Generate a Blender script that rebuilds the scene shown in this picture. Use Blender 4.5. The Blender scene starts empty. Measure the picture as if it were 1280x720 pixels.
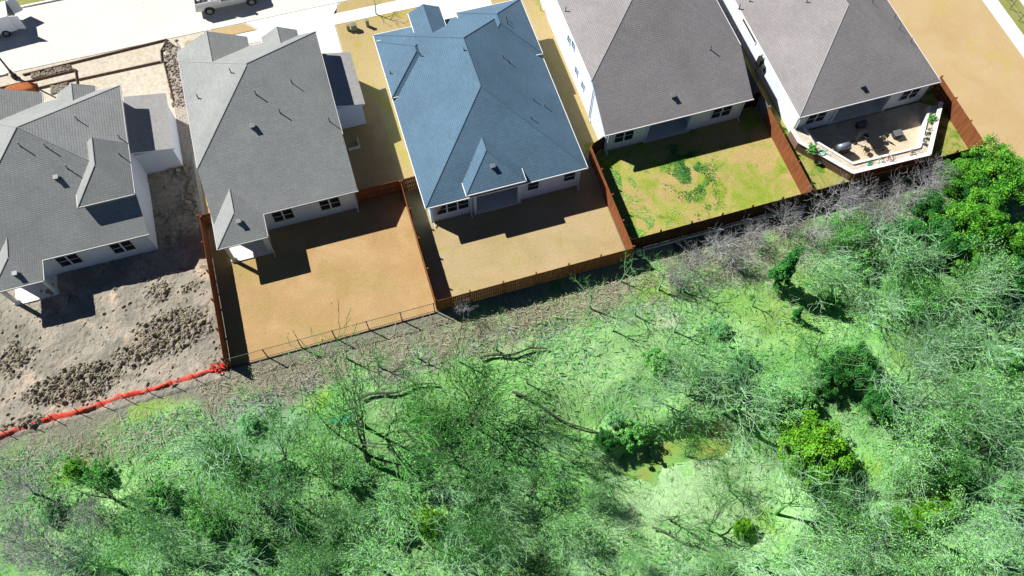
import bpy, bmesh, math, random
import numpy as np
from mathutils import Vector, Matrix, noise
R = math.radians
C = bpy.context.scene.collection
scene = bpy.context.scene

# ---------------------------------------------------------------- camera
FPX = 1022.739
CAM = Vector((12.591, -24.393, 55.767))
ROT = Matrix(((0.95598488, 0.25883769, -0.13818813),
              (-0.29295353, 0.86842566, -0.40001887),
              (0.01646616, 0.42289469, 0.90602922)))
cd = bpy.data.cameras.new('camera'); cam = bpy.data.objects.new('camera', cd); C.objects.link(cam)
cam.matrix_world = Matrix.Translation(CAM) @ ROT.to_4x4()
cd.sensor_width = 36.0; cd.lens = 36.0 * FPX / 1280.0; cd.clip_start = 0.5; cd.clip_end = 3000
scene.camera = cam

def U(px, py, z=0.0):
    d = ROT @ Vector(((px - 640) / FPX, -(py - 360) / FPX, -1.0))
    t = (z - CAM.z) / d.z
    return CAM + d * t

# ---------------------------------------------------------------- light
world = bpy.data.worlds.new('World'); scene.world = world; world.use_nodes = True
nt = world.node_tree; bg = nt.nodes['Background']
sky = nt.nodes.new('ShaderNodeTexSky'); sky.sky_type = 'NISHITA'; sky.sun_disc = False
sky.sun_elevation = R(43.5); sky.sun_rotation = R(-45); sky.altitude = 100; sky.dust_density = 0.0; sky.air_density = 0.4; sky.ozone_density = 7.0
nt.links.new(sky.outputs[0], bg.inputs[0]); bg.inputs[1].default_value = 0.05
sl = bpy.data.lights.new('sun', 'SUN'); sl.energy = 5.0; sl.angle = R(0.5); sl.color = (1.0, 0.965, 0.91)
so = bpy.data.objects.new('sun', sl); C.objects.link(so)
so.rotation_euler = Vector((0.513, -0.513, -0.688)).to_track_quat('-Z', 'Y').to_euler()
so.location = (-40, 40, 60)
scene.view_settings.view_transform = 'Standard'; scene.view_settings.look = 'None'
scene.view_settings.gamma = 1; scene.view_settings.use_curve_mapping = False
scene.view_settings.exposure = 0.95
scene.render.engine = 'CYCLES'

# ---------------------------------------------------------------- helpers
def lin(r, g, b, k=0.52):
    f = lambda v: (v / 255 / 12.92 if v / 255 <= 0.04045 else ((v / 255 + 0.055) / 1.055) ** 2.4)
    return (f(r) * k, f(g) * k, f(b) * k)

def new_mat(name, rough=0.9, spec=0.2):
    m = bpy.data.materials.new(name); m.use_nodes = True
    b = m.node_tree.nodes['Principled BSDF']
    b.inputs['Roughness'].default_value = rough
    b.inputs['Specular IOR Level'].default_value = spec
    return m, m.node_tree, b

def tcoord(nt, scale=(1, 1, 1)):
    g = nt.nodes.new('ShaderNodeNewGeometry'); mp = nt.nodes.new('ShaderNodeMapping')
    mp.inputs['Scale'].default_value = scale
    nt.links.new(g.outputs['Position'], mp.inputs['Vector']); return mp.outputs[0]

def noise_node(nt, vec, scale, detail=5, rough=0.6, dist=0.0):
    n = nt.nodes.new('ShaderNodeTexNoise'); n.inputs['Scale'].default_value = scale
    n.inputs['Detail'].default_value = detail; n.inputs['Roughness'].default_value = rough
    n.inputs['Distortion'].default_value = dist
    nt.links.new(vec, n.inputs['Vector']); return n.outputs['Fac']

def ramp(nt, fac, stops):
    r = nt.nodes.new('ShaderNodeValToRGB'); e = r.color_ramp.elements
    while len(e) < len(stops): e.new(0.5)
    for i, (p, c) in enumerate(stops):
        e[i].position = p; e[i].color = (c[0], c[1], c[2], 1)
    nt.links.new(fac, r.inputs[0]); return r.outputs[0]

def mixc(nt, fac, a, b, mode='MIX'):
    m = nt.nodes.new('ShaderNodeMix'); m.data_type = 'RGBA'; m.blend_type = mode
    for s, v in ((0, fac), (6, a), (7, b)):
        if hasattr(v, 'is_linked'): nt.links.new(v, m.inputs[s])
        else: m.inputs[s].default_value = v if s == 0 else (v[0], v[1], v[2], 1)
    return m.outputs[2]

def bump(nt, b, h, strength=0.4, dist=0.05):
    n = nt.nodes.new('ShaderNodeBump'); n.inputs['Strength'].default_value = strength; n.inputs['Distance'].default_value = dist
    nt.links.new(h, n.inputs['Height']); nt.links.new(n.outputs[0], b.inputs['Normal'])

def mottled(name, cols, scale=1.0, fine=9.0, rough=0.9, bmp=0.3, bd=0.03, spec=0.15):
    """base colour wandering between cols with a coarse and a fine noise"""
    m, nt, b = new_mat(name, rough, spec); v = tcoord(nt)
    n1 = noise_node(nt, v, scale, 6, 0.62, 0.3)
    n = len(cols)
    c = ramp(nt, n1, [(0.30 + 0.40 * i / max(1, n - 1), cols[i]) for i in range(n)])
    n2 = noise_node(nt, v, fine, 6, 0.7)
    g = ramp(nt, n2, [(0.3, (0.72,) * 3), (0.7, (1.2,) * 3)])
    c = mixc(nt, 1.0, c, g, 'MULTIPLY')
    nt.links.new(c, b.inputs['Base Color'])
    if bmp: bump(nt, b, n2, bmp, bd)
    return m

def plain(name, col, rough=0.6, spec=0.3, var=0.12, scale=3.0, metal=0.0):
    m, nt, b = new_mat(name, rough, spec); v = tcoord(nt)
    n1 = noise_node(nt, v, scale, 4)
    c = ramp(nt, n1, [(0.3, tuple(x * (1 - var) for x in col)), (0.7, tuple(x * (1 + var) for x in col))])
    nt.links.new(c, b.inputs['Base Color']); b.inputs['Metallic'].default_value = metal
    return m

def shingle(name, col, vary=0.07):
    m, nt, b = new_mat(name, 0.92, 0.12)
    g = nt.nodes.new('ShaderNodeNewGeometry'); sp = nt.nodes.new('ShaderNodeSeparateXYZ')
    nt.links.new(g.outputs['Position'], sp.inputs[0])
    ad = nt.nodes.new('ShaderNodeMath'); ad.operation = 'ADD'
    nt.links.new(sp.outputs[0], ad.inputs[0]); nt.links.new(sp.outputs[1], ad.inputs[1])
    cb = nt.nodes.new('ShaderNodeCombineXYZ')
    nt.links.new(ad.outputs[0], cb.inputs[0]); nt.links.new(sp.outputs[2], cb.inputs[1])
    br = nt.nodes.new('ShaderNodeTexBrick'); br.offset = 0.37; br.squash = 1
    nt.links.new(cb.outputs[0], br.inputs['Vector'])
    br.inputs['Color1'].default_value = (1 - vary,) * 3 + (1,); br.inputs['Color2'].default_value = (1 + vary,) * 3 + (1,)
    br.inputs['Mortar'].default_value = (0.74, 0.74, 0.74, 1)
    br.inputs['Scale'].default_value = 1; br.inputs['Mortar Size'].default_value = 0.010; br.inputs['Mortar Smooth'].default_value = 0.3
    br.inputs['Brick Width'].default_value = 0.30; br.inputs['Row Height'].default_value = 0.075
    n = noise_node(nt, g.outputs['Position'], 0.35, 5, 0.65)
    base = ramp(nt, n, [(0.3, tuple(x * 0.88 for x in col)), (0.7, tuple(x * 1.1 for x in col))])
    n3 = noise_node(nt, g.outputs['Position'], 26, 3, 0.8)
    gr = ramp(nt, n3, [(0.3, (0.85,) * 3), (0.7, (1.15,) * 3)])
    c = mixc(nt, 1, base, br.outputs['Color'], 'MULTIPLY'); c = mixc(nt, 1, c, gr, 'MULTIPLY')
    nt.links.new(c, b.inputs['Base Color'])
    bump(nt, b, br.outputs['Fac'], 0.5, -0.02)
    return m

class MB:
    def __init__(s): s.v = []; s.f = []; s.m = []
    def add(s, vs, fs, mi=0):
        o = len(s.v); s.v += [tuple(v) for v in vs]; s.f += [tuple(i + o for i in f) for f in fs]; s.m += [mi] * len(fs)
    def box(s, x0, x1, y0, y1, z0, z1, mi=0):
        s.add([(x0, y0, z0), (x1, y0, z0), (x1, y1, z0), (x0, y1, z0), (x0, y0, z1), (x1, y0, z1), (x1, y1, z1), (x0, y1, z1)],
              [(3, 2, 1, 0), (4, 5, 6, 7), (0, 1, 5, 4), (1, 2, 6, 5), (2, 3, 7, 6), (3, 0, 4, 7)], mi)
    def prism(s, pts, z0, z1, mi=0):           # xy polygon, counter clockwise
        n = len(pts)
        s.add([(p[0], p[1], z0) for p in pts] + [(p[0], p[1], z1) for p in pts],
              [tuple(reversed(range(n))), tuple(range(n, 2 * n))] + [(i, (i + 1) % n, n + (i + 1) % n, n + i) for i in range(n)], mi)
    def extrude_x(s, pts, x0, x1, mi=0):       # yz polygon, counter clockwise seen from +x
        n = len(pts)
        s.add([(x0, p[0], p[1]) for p in pts] + [(x1, p[0], p[1]) for p in pts],
              [tuple(reversed(range(n))), tuple(range(n, 2 * n))] + [(i, (i + 1) % n, n + (i + 1) % n, n + i) for i in range(n)], mi)
    def sheet(s, pts, z=0.0, mi=0): s.add([(p[0], p[1], z if len(p) < 3 else p[2]) for p in pts], [tuple(range(len(pts)))], mi)
    def tube(s, pts, rad, sides=6, mi=0, cap=True):
        pts = [Vector(p) for p in pts]; n = len(pts); o = len(s.v)
        if not hasattr(rad, '__len__'): rad = [rad] * n
        ref = Vector((0, 0, 1))
        for i, p in enumerate(pts):
            d = (pts[min(i + 1, n - 1)] - pts[max(i - 1, 0)]).normalized()
            if abs(d.dot(ref)) > 0.95: ref = Vector((1, 0, 0))
            a = d.cross(ref).normalized(); b = d.cross(a)
            for k in range(sides):
                t = 2 * math.pi * k / sides
                s.v.append(tuple(p + (a * math.cos(t) + b * math.sin(t)) * rad[i]))
        for i in range(n - 1):
            for k in range(sides):
                k2 = (k + 1) % sides
                s.f.append((o + i * sides + k, o + (i + 1) * sides + k, o + (i + 1) * sides + k2, o + i * sides + k2)); s.m.append(mi)
        if cap and sides > 2:
            s.f.append(tuple(o + k for k in range(sides))); s.m.append(mi)
            s.f.append(tuple(o + (n - 1) * sides + k for k in reversed(range(sides)))); s.m.append(mi)
    def lathe(s, c, prof, sides=14, mi=0):
        o = len(s.v)
        for r, z in prof:
            for k in range(sides):
                t = 2 * math.pi * k / sides; s.v.append((c[0] + r * math.cos(t), c[1] + r * math.sin(t), c[2] + z))
        for i in range(len(prof) - 1):
            for k in range(sides):
                k2 = (k + 1) % sides
                s.f.append((o + i * sides + k, o + i * sides + k2, o + (i + 1) * sides + k2, o + (i + 1) * sides + k)); s.m.append(mi)
        s.f.append(tuple(o + k for k in reversed(range(sides)))); s.m.append(mi)
        s.f.append(tuple(o + (len(prof) - 1) * sides + k for k in range(sides))); s.m.append(mi)
    def build(s, name, mats, parent=None, smooth=False, bevel=0):
        off = WORLD_POS.get(parent, Vector((0, 0, 0))) if parent else Vector((0, 0, 0))
        me = bpy.data.meshes.new(name)
        me.from_pydata([(v[0] - off.x, v[1] - off.y, v[2] - off.z) for v in s.v], [], s.f)
        if not isinstance(mats, (list, tuple)): mats = [mats]
        for m in mats: me.materials.append(m)
        me.polygons.foreach_set('material_index', s.m)
        if smooth: me.polygons.foreach_set('use_smooth', [True] * len(s.f))
        me.update()
        o = bpy.data.objects.new(name, me); C.objects.link(o)
        if parent: o.parent = parent; WORLD_POS[o] = off
        else: WORLD_POS[o] = Vector((0, 0, 0))
        if bevel:
            bv = o.modifiers.new('bevel', 'BEVEL'); bv.width = bevel; bv.segments = 2; bv.limit_method = 'ANGLE'
        return o
WORLD_POS = {}
def tag(o, label=None, cat=None, group=None, kind=None):
    if label: o['label'] = label
    if cat: o['category'] = cat
    if group: o['group'] = group
    if kind: o['kind'] = kind
    return o
def empty(name, loc, label, cat, group=None):
    o = bpy.data.objects.new(name, None); C.objects.link(o); o.location = loc; o.empty_display_size = 0.3
    WORLD_POS[o] = Vector(loc); return tag(o, label, cat, group)
def copy_thing(root, loc, rz=0.0, sc=1.0, label=None, group=None, cat=None):
    r = root.copy(); C.objects.link(r); r.location = loc; r.rotation_euler = (0, 0, rz)
    r.scale = (sc, sc, sc) if not hasattr(sc, '__len__') else sc
    tag(r, label, cat, group)
    for ch in list(root.children):
        c = ch.copy(); C.objects.link(c); c.parent = r
        for g in list(ch.children):
            d = g.copy(); C.objects.link(d); d.parent = c
    return r

# ---------------------------------------------------------------- materials
M = {}
M['roof_grey'] = shingle('roof_grey', lin(186, 190, 188, 0.50))
M['roof_rose'] = shingle('roof_rose', lin(192, 187, 188, 0.42))
M['roof_blue'] = shingle('roof_blue', lin(120, 154, 180, 0.45), 0.07)
M['cap_grey'] = plain('cap_grey', lin(186, 186, 184, 0.50), 0.9)
M['cap_blue'] = plain('cap_blue', lin(108, 144, 170, 0.40), 0.9)
M['trim'] = plain('trim', (0.62, 0.62, 0.60), 0.5, 0.3, 0.05)
M['trim_shade_blue'] = plain('trim_shade_blue', (0.46, 0.60, 0.74), 0.5, 0.3, 0.05)  # trim colour carries the blue of sky-lit shade
M['wall_white_shade_tint'] = mottled('wall_white_shade_tint', [(0.58, 0.62, 0.68), (0.66, 0.70, 0.75)], 0.6, 12, 0.8, 0.15, 0.01)  # white walls with the blue cast of skylit shade mixed into the colour
M['wall_shade_blue'] = mottled('wall_shade_blue', [(0.46, 0.60, 0.76), (0.54, 0.67, 0.84)], 0.6, 12, 0.8, 0.15, 0.01)  # blue of the shaded rear walls painted into the base colour
M['brick'] = mottled('brick', [(0.17, 0.10, 0.08), (0.24, 0.15, 0.12)], 1.5, 14, 0.9, 0.3, 0.02)
M['glass'] = plain('glass', (0.012, 0.016, 0.022), 0.08, 0.8, 0.05)
M['metal_dark'] = plain('metal_dark', (0.025, 0.024, 0.023), 0.5, 0.4)
M['metal_grey'] = plain('metal_grey', (0.28, 0.29, 0.30), 0.4, 0.5, 0.1, 3, 0.6)
M['vent_metal'] = plain('vent_metal', (0.10, 0.11, 0.12), 0.5, 0.4)
M['gutter'] = plain('gutter', (0.66, 0.66, 0.65), 0.4, 0.4, 0.04)
M['gutter_grey'] = plain('gutter_grey', (0.36, 0.36, 0.35), 0.5, 0.3, 0.04)
M['concrete'] = mottled('concrete', [(0.50, 0.49, 0.445), (0.54, 0.53, 0.49)], 0.15, 6, 0.9, 0.1, 0.01)
M['concrete_walk'] = mottled('concrete_walk', [(0.60, 0.59, 0.56), (0.66, 0.65, 0.62)], 0.3, 8, 0.9, 0.1, 0.01)
M['patio'] = mottled('patio', [lin(206, 186, 156, .58), lin(232, 216, 188, .58), lin(216, 192, 158, .58)], 0.9, 10, 0.85, 0.15, 0.01)
M['foundation'] = plain('foundation', (0.33, 0.32, 0.30), 0.9)

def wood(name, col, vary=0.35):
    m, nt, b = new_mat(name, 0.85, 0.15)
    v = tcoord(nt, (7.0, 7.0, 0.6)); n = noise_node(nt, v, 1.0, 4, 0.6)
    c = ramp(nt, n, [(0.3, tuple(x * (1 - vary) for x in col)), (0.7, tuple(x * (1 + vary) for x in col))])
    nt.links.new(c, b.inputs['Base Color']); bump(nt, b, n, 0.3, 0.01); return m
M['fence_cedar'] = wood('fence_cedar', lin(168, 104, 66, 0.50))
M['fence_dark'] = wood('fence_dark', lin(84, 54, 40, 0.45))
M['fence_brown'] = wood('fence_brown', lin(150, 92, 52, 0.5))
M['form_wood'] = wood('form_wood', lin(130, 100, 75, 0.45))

def lawn_mat(name, cols, patches=None, pscale=0.5, pthr=(0.52, 0.66), bmp=0.5, gv=.3):
    m, nt, b = new_mat(name, 1.0, 0.05); v = tcoord(nt)
    n1 = noise_node(nt, v, 0.33, 7, 0.62, 0.6)
    k = len(cols)
    c = ramp(nt, n1, [(0.3 + 0.4 * i / (k - 1), cols[i]) for i in range(k)])
    for (pc, sc, lo, hi, off) in (patches or []):
        vv = nt.nodes.new('ShaderNodeMapping'); vv.inputs['Location'].default_value = off
        nt.links.new(v, vv.inputs['Vector'])
        n2 = noise_node(nt, vv.outputs[0], sc, 8, 0.68, 0.8)
        f = ramp(nt, n2, [(lo, (0, 0, 0)), (hi, (1, 1, 1))])
        c = mixc(nt, f, c, pc)
    n3 = noise_node(nt, v, 7.0, 7, 0.75)
    g = ramp(nt, n3, [(0.28, (1 - gv,) * 3), (0.72, (1 + gv * .8,) * 3)])
    c = mixc(nt, 1, c, g, 'MULTIPLY'); nt.links.new(c, b.inputs['Base Color'])
    bump(nt, b, n3, bmp, 0.05); return m
M['lawn_two'] = lawn_mat('lawn_two', [lin(200, 164, 114), lin(210, 176, 126), lin(222, 190, 142)], [(lin(190, 170, 110), 0.25, 0.5, 0.7, (3, 5, 0)), (lin(150, 118, 78), 1.6, 0.64, 0.75, (13, 1, 0))], bmp=0.2, gv=.2)
M['lawn_three'] = lawn_mat('lawn_three', [lin(194, 174, 126), lin(206, 184, 138), lin(214, 192, 150)], [(lin(186, 184, 100), 0.3, 0.54, 0.75, (33, 2, 0)), (lin(156, 130, 84), 1.6, 0.64, 0.75, (3, 1, 0))], bmp=0.2, gv=.2)
M['lawn_four'] = lawn_mat('lawn_four', [lin(180, 190, 88), lin(200, 194, 112), lin(212, 184, 128), lin(180, 190, 88)],
                          [(lin(160, 184, 66), 0.35, 0.46, 0.62, (2, 9, 0)), (lin(110, 160, 56), 0.5, 0.56, 0.70, (23, 4, 0))])
M['lawn_five'] = lawn_mat('lawn_five', [lin(170, 170, 90), lin(196, 186, 110), lin(150, 166, 76)], [(lin(104, 156, 48), 0.9, 0.48, 0.6, (7, 3, 0))])
M['field_tan'] = lawn_mat('field_tan', [lin(214, 184, 134), lin(220, 192, 144), lin(224, 198, 156)], [(lin(214, 196, 112), 0.25, 0.55, 0.75, (3, 3, 0))], bmp=0.1, gv=.10)
M['side_grass'] = lawn_mat('side_grass', [lin(198, 176, 120), lin(210, 188, 138), lin(202, 184, 110)], [(lin(196, 186, 86), 0.3, 0.5, 0.7, (3, 3, 0))], bmp=0.2, gv=.2)
M['verge'] = lawn_mat('verge', [lin(176, 180, 110), lin(160, 164, 92)], [], bmp=0.4)
M['lot_front'] = mottled('lot_front', [lin(222, 212, 190), lin(238, 228, 208), lin(230, 216, 190)], 0.4, 3, 0.95, 0.2, 0.03)
M['mud'] = lawn_mat('mud', [lin(150, 147, 134), lin(178, 172, 158), lin(210, 198, 180)], [(lin(226, 206, 182), 0.28, 0.53, 0.66, (5, 3, 0)), (lin(120, 112, 98), 0.9, 0.56, 0.68, (9, 2, 0))], bmp=0.7)
M['clod'] = mottled('clod', [lin(150, 142, 122), lin(190, 178, 154)], 3, 12, 1, 0.4, 0.03)
M['clay'] = mottled('clay', [lin(196, 112, 62), lin(214, 132, 84)], 2, 10, 1, 0.4, 0.03)

# ---------------------------------------------------------------- ground
def struct(name, mb, m): return tag(mb.build(name, m), kind='structure')
random.seed(5)
g = MB(); g.sheet([(-400, 14, 0), (500, 14, 0), (500, 400, 0), (-400, 400, 0)], 0); 
g.sheet([(-400, -0.6), (-31, -0.6), (-31, 14), (-400, 14)], 0); g.sheet([(-31, 6.01), (110, 6.01), (110, 14), (-31, 14)], 0); g.sheet([(110, -50), (500, -50), (500, 14), (110, 14)], 0)
g.sheet([(-400, -400), (500, -400), (500, -50), (-400, -50)], 0); g.sheet([(-400, -50), (-40, -50), (-40, -0.6), (-400, -0.6)], 0)
struct('ground', g, M['lot_front'])

# wild ground behind the fences: undulating terrain with colour patches
HC = U(880, 612, -1.0)
def hollow(x, y):
    dx, dy = x - HC.x, y - HC.y
    a = R(-18); u = dx * math.cos(a) + dy * math.sin(a); v = -dx * math.sin(a) + dy * math.cos(a)
    d = math.sqrt((u / 6.6) ** 2 + (v / 4.6) ** 2) + 0.12 * noise.noise(Vector((x * 0.25, y * 0.25, 3)))
    t = min(1, max(0, (1.18 - d) / 0.32)); return t * t * (3 - 2 * t)
PONDS = [(U(806, 572, -1.7), 1.9, 2.2), (U(880, 548, -1.7), 3.3, 1.3)]
def wild_h(x, y):
    e = min(1.0, max(0.0, (-0.9 - y) / 3.0)) if x < 60.4 else min(1.0, max(0, (3.0 - y) / 5.0))
    n = noise.fractal(Vector((x * 0.09, y * 0.09, 1.3)), 1.0, 2.0, 4) * 0.55 + noise.fractal(Vector((x * 0.5, y * 0.5, 7.3)), 1.0, 2.0, 3) * 0.13
    # drainage swale running diagonally from the dark gap to the lower edge
    s = (x - 23.3) * 0.93 + (y + 13.0) * 0.36
    sw = math.exp(-(s / 1.6) ** 2) * (1 if y < -11 else math.exp(-((y + 11) / 2.0) ** 2)) * 1.3
    pd = 0
    for q_, rx_, ry_ in PONDS: pd = max(pd, math.exp(-(((x - q_.x) / rx_) ** 2 + ((y - q_.y) / ry_) ** 2)))
    return -0.75 * pd + e * (n * 1.1 - 0.35) - hollow(x, y) * 1.7 - sw * e * (1 - hollow(x, y)) - 0.02

mwa, nta, ba = new_mat('murky_water', 0.35, 0.5)
na = noise_node(nta, tcoord(nta), 0.5, 5, .6, .5)
nta.links.new(ramp(nta, na, [(.35, lin(120, 182, 104, .62)), (.5, lin(138, 184, 94, .62)), (.66, lin(156, 164, 78, .6))]), ba.inputs['Base Color'])
g = MB(); rr = random.Random(2)
for q, rx, ry in PONDS:
    z = wild_h(q.x, q.y) + .36
    g.sheet([(q.x + rx * 1.25 * math.cos(t * .2618), q.y + ry * 1.25 * math.sin(t * .2618)) for t in range(24)], z)
struct('water', g, mwa)
P1 = lin(176, 222, 148, .77); P2 = lin(136, 204, 108, .75); P3 = lin(150, 200, 116, .62); P4 = lin(96, 170, 84, .66)
BL = []    # (x, y, rx, ry, colour, strength)
def blob(px, py, rx, ry, col, s=0.8): q = U(px, py, -0.4); BL.append((q.x, q.y, rx, ry, col, s))
YG = lin(166, 220, 50, .66); GY = lin(166, 204, 90, .62); OC = lin(170, 150, 40); STR = lin(196, 190, 160); SOIL = lin(160, 160, 142, .62); PALE = lin(184, 214, 164); DKG = lin(60, 130, 62); MNT = lin(150, 205, 180)
for a in [(90, 585, 1.6, 1.2, YG, .8), (200, 505, 3, .8, GY, .7), (150, 520, 3, .8, YG, .4), (390, 505, 1.2, .8, YG, .8), (540, 655, 1.4, 1, YG, .9), (1080, 590, 1.5, 1, YG, .6), (1160, 630, 2.0, 1.2, YG, .8), (940, 655, 2.4, 1.3, YG, .7),
          (880, 540, 3.0, .7, OC, .9), (800, 550, 1.2, .8, GY, .8), (880, 618, 6.6, 4.4, lin(178, 216, 160, .74), .95), (760, 440, 5, 4, PALE, .5), (830, 405, 1.2, .8, lin(225, 240, 200), .9), (1000, 395, 3, 2.4, GY, .5), (1150, 440, 2.6, 1.6, YG, .5),
          (940, 380, 4, 2, GY, .4), (820, 360, 2, 1, YG, .5), (1010, 330, 3, 1.4, GY, .6), (1200, 480, 4, 3, PALE, .35), (620, 420, 5, 1.2, STR, .8), (720, 385, 4, 1.0, STR, .7), (560, 440, 4, 1.4, lin(170, 176, 150), .7), (450, 430, 5, 1.4, SOIL, .8), (360, 480, 3, 1.4, SOIL, .8),
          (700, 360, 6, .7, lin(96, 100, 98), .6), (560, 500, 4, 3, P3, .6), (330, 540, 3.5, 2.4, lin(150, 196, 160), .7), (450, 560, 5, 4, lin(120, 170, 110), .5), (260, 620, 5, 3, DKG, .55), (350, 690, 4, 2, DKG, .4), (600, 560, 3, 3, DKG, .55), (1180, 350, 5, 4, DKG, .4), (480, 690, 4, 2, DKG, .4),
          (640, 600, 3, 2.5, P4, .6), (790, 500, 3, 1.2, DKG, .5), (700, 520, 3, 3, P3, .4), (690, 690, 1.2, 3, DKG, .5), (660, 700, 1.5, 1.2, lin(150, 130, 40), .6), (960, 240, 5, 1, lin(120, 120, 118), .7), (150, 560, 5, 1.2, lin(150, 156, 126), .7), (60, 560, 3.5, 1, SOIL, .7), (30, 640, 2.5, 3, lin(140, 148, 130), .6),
          (1010, 520, 2, 2, P4, .5), (1100, 520, 3, 2, DKG, .5), (1240, 640, 3, 4, MNT, .4), (720, 420, 2.6, 1, P3, .5), (500, 600, 2.4, 3, P2, .4), (1050, 680, 4, 2, lin(130, 185, 120), .5)]:
    blob(*a)
def wild_col(x, y):
    n = noise.fractal(Vector((x * 0.22, y * 0.22, 5.1)), 1.0, 2.0, 5); n2 = noise.fractal(Vector((x * 0.9, y * 0.9, 9.1)), 1.0, 2.0, 4)
    t = min(1, max(0, 0.5 + n * 0.8)); c = [P2[i] * (1 - t) + P1[i] * t for i in range(3)]
    t = min(1, max(0, n2 * 1.4 - 0.1)) * 0.6; c = [c[i] * (1 - t) + P4[i] * t for i in range(3)]
    for bx, by, rx, ry, col, s in BL:
        d = ((x - bx) / rx) ** 2 + ((y - by) / ry) ** 2
        if d < 4:
            k = max(0.0, min(1.0, 1.25 - d * 0.75 + 0.8 * noise.noise(Vector((x * 0.7 + bx, y * 0.7, by))) + 0.3 * n2)) * s
            c = [c[i] * (1 - k) + col[i] * k for i in range(3)]
    # bare soil margin along the fences
    m = (y + (3.2 if x < 3 else 4.4 if x < 14 else 3.4 if x < 34 else 2.6) + 2.2 * noise.noise(Vector((x * .3, y * .3, 6)))) * 0.5 + n * 1.2 + n2 * 0.5
    if x > 62: m = y - 1.5 + n
    k = max(0.0, min(1.0, m)); S = SOIL if x < 34 else lin(112, 116, 106)
    if x > 62: S = lin(226, 190, 126)
    c = [c[i] * (1 - k) + S[i] * k for i in range(3)]
    return c
XS = np.concatenate([np.arange(-40, -18, 1.0), np.arange(-18, 66, 0.3), np.arange(66, 110.1, 1.0)])
YS = np.concatenate([np.arange(-50, -31, 1.0), np.arange(-31, 6.05, 0.3)])
vs = []; cs = []
for y in YS:
    for x in XS:
        vs.append((x, y, wild_h(x, y) - (0.012 if y > -0.9 else 0))); cs.append(wild_col(x, y))
nx, ny = len(XS), len(YS)
fs = [(j * nx + i, j * nx + i + 1, (j + 1) * nx + i + 1, (j + 1) * nx + i) for j in range(ny - 1) for i in range(nx - 1)]
me = bpy.data.meshes.new('terrain'); me.from_pydata(vs, [], fs)
at = me.color_attributes.new('patch', 'FLOAT_COLOR', 'POINT')
at.data.foreach_set('color', [v for c in cs for v in (c[0], c[1], c[2], 1)])
me.polygons.foreach_set('use_smooth', [True] * len(fs))
mw, ntw, bw = new_mat('wild_ground', 1.0, 0.03)
an = ntw.nodes.new('ShaderNodeAttribute'); an.attribute_name = 'patch'
vv = tcoord(ntw); nA = noise_node(ntw, vv, 3.2, 9, 0.78, 1.2)
gA = ramp(ntw, nA, [(0.30, (0.60, 0.66, 0.58)), (0.5, (1.0,) * 3), (0.72, (1.3, 1.28, 1.2))])
nB = noise_node(ntw, tcoord(ntw, (1, 1, 1)), 14, 5, 0.8, 2.0)
gB = ramp(ntw, nB, [(0.3, (0.62,) * 3), (0.7, (1.3,) * 3)])
cc = mixc(ntw, 1, an.outputs['Color'], gA, 'MULTIPLY'); cc = mixc(ntw, 1, cc, gB, 'MULTIPLY')
ntw.links.new(cc, bw.inputs['Base Color']); bump(ntw, bw, nA, 0.8, 0.25)
me.materials.append(mw)
tr = bpy.data.objects.new('terrain', me); C.objects.link(tr); tag(tr, kind='structure')

# muddy building lot, lumpy, as a fine relief
def clodz(x, y):      # where the rubble heaps lie
    s = 0
    for (cx, cy, r1, r2, k) in MUDB: s = max(s, k * max(0, 1 - ((x - cx) / r1) ** 2 - ((y - cy) / r2) ** 2))
    return min(1, s * 1.6)
MUDB = []
for px, py, r1, r2, k in [(215, 415, 3.2, 1.9, 1), (180, 440, 2.6, 1.2, .8), (100, 480, 3.4, 1.6, 1), (60, 490, 2, 1.0, .7), (200, 365, 1.2, 1.0, .6), (235, 360, 1.0, .5, .4), (20, 450, 1.8, 1.5, .5), (240, 250, 1.2, 1.6, .5), (230, 215, 1.6, .8, .5), (225, 300, 1.6, 1.2, .4), (30, 530, 2.0, .6, .6)]:
    q = U(px, py); MUDB.append((q.x, q.y, r1, r2, k))
def mud_h(x, y):
    k = clodz(x, y); e = min(1, (0 - x) * 2, (x + 31) * 2) if True else 1
    h = noise.fractal(Vector((x * 0.35, y * 0.35, 2)), 1, 2, 3) * 0.10
    h += (0.07 + 0.42 * k) * abs(noise.fractal(Vector((x * 1.7, y * 1.7, 4)), 1, 2, 4)) + 0.05 * k * noise.noise(Vector((x * 9, y * 9, 1)))
    e = max(0, min(1, (-0.15 - x) * 2)); return 0.012 + max(0, h + 0.04) * e
xs = np.arange(-31, -0.09, 0.14); ys = np.arange(-1.2, 20.8, 0.14); vs = []
for y in ys:
    for x in xs: vs.append((x, y + 0, mud_h(x, y) if y > -0.7 else mud_h(x, y) * max(0, (y + 1.2) / 0.5) - 0.25 * max(0, (-0.7 - y) / 0.5)))
nx, ny = len(xs), len(ys)
g = MB(); g.v = vs; g.f = [(j * nx + i, j * nx + i + 1, (j + 1) * nx + i + 1, (j + 1) * nx + i) for j in range(ny - 1) for i in range(nx - 1)]; g.m = [0] * len(g.f)
o = g.build('building_lot_soil', M['mud'], smooth=False); tag(o, kind='structure')
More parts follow.
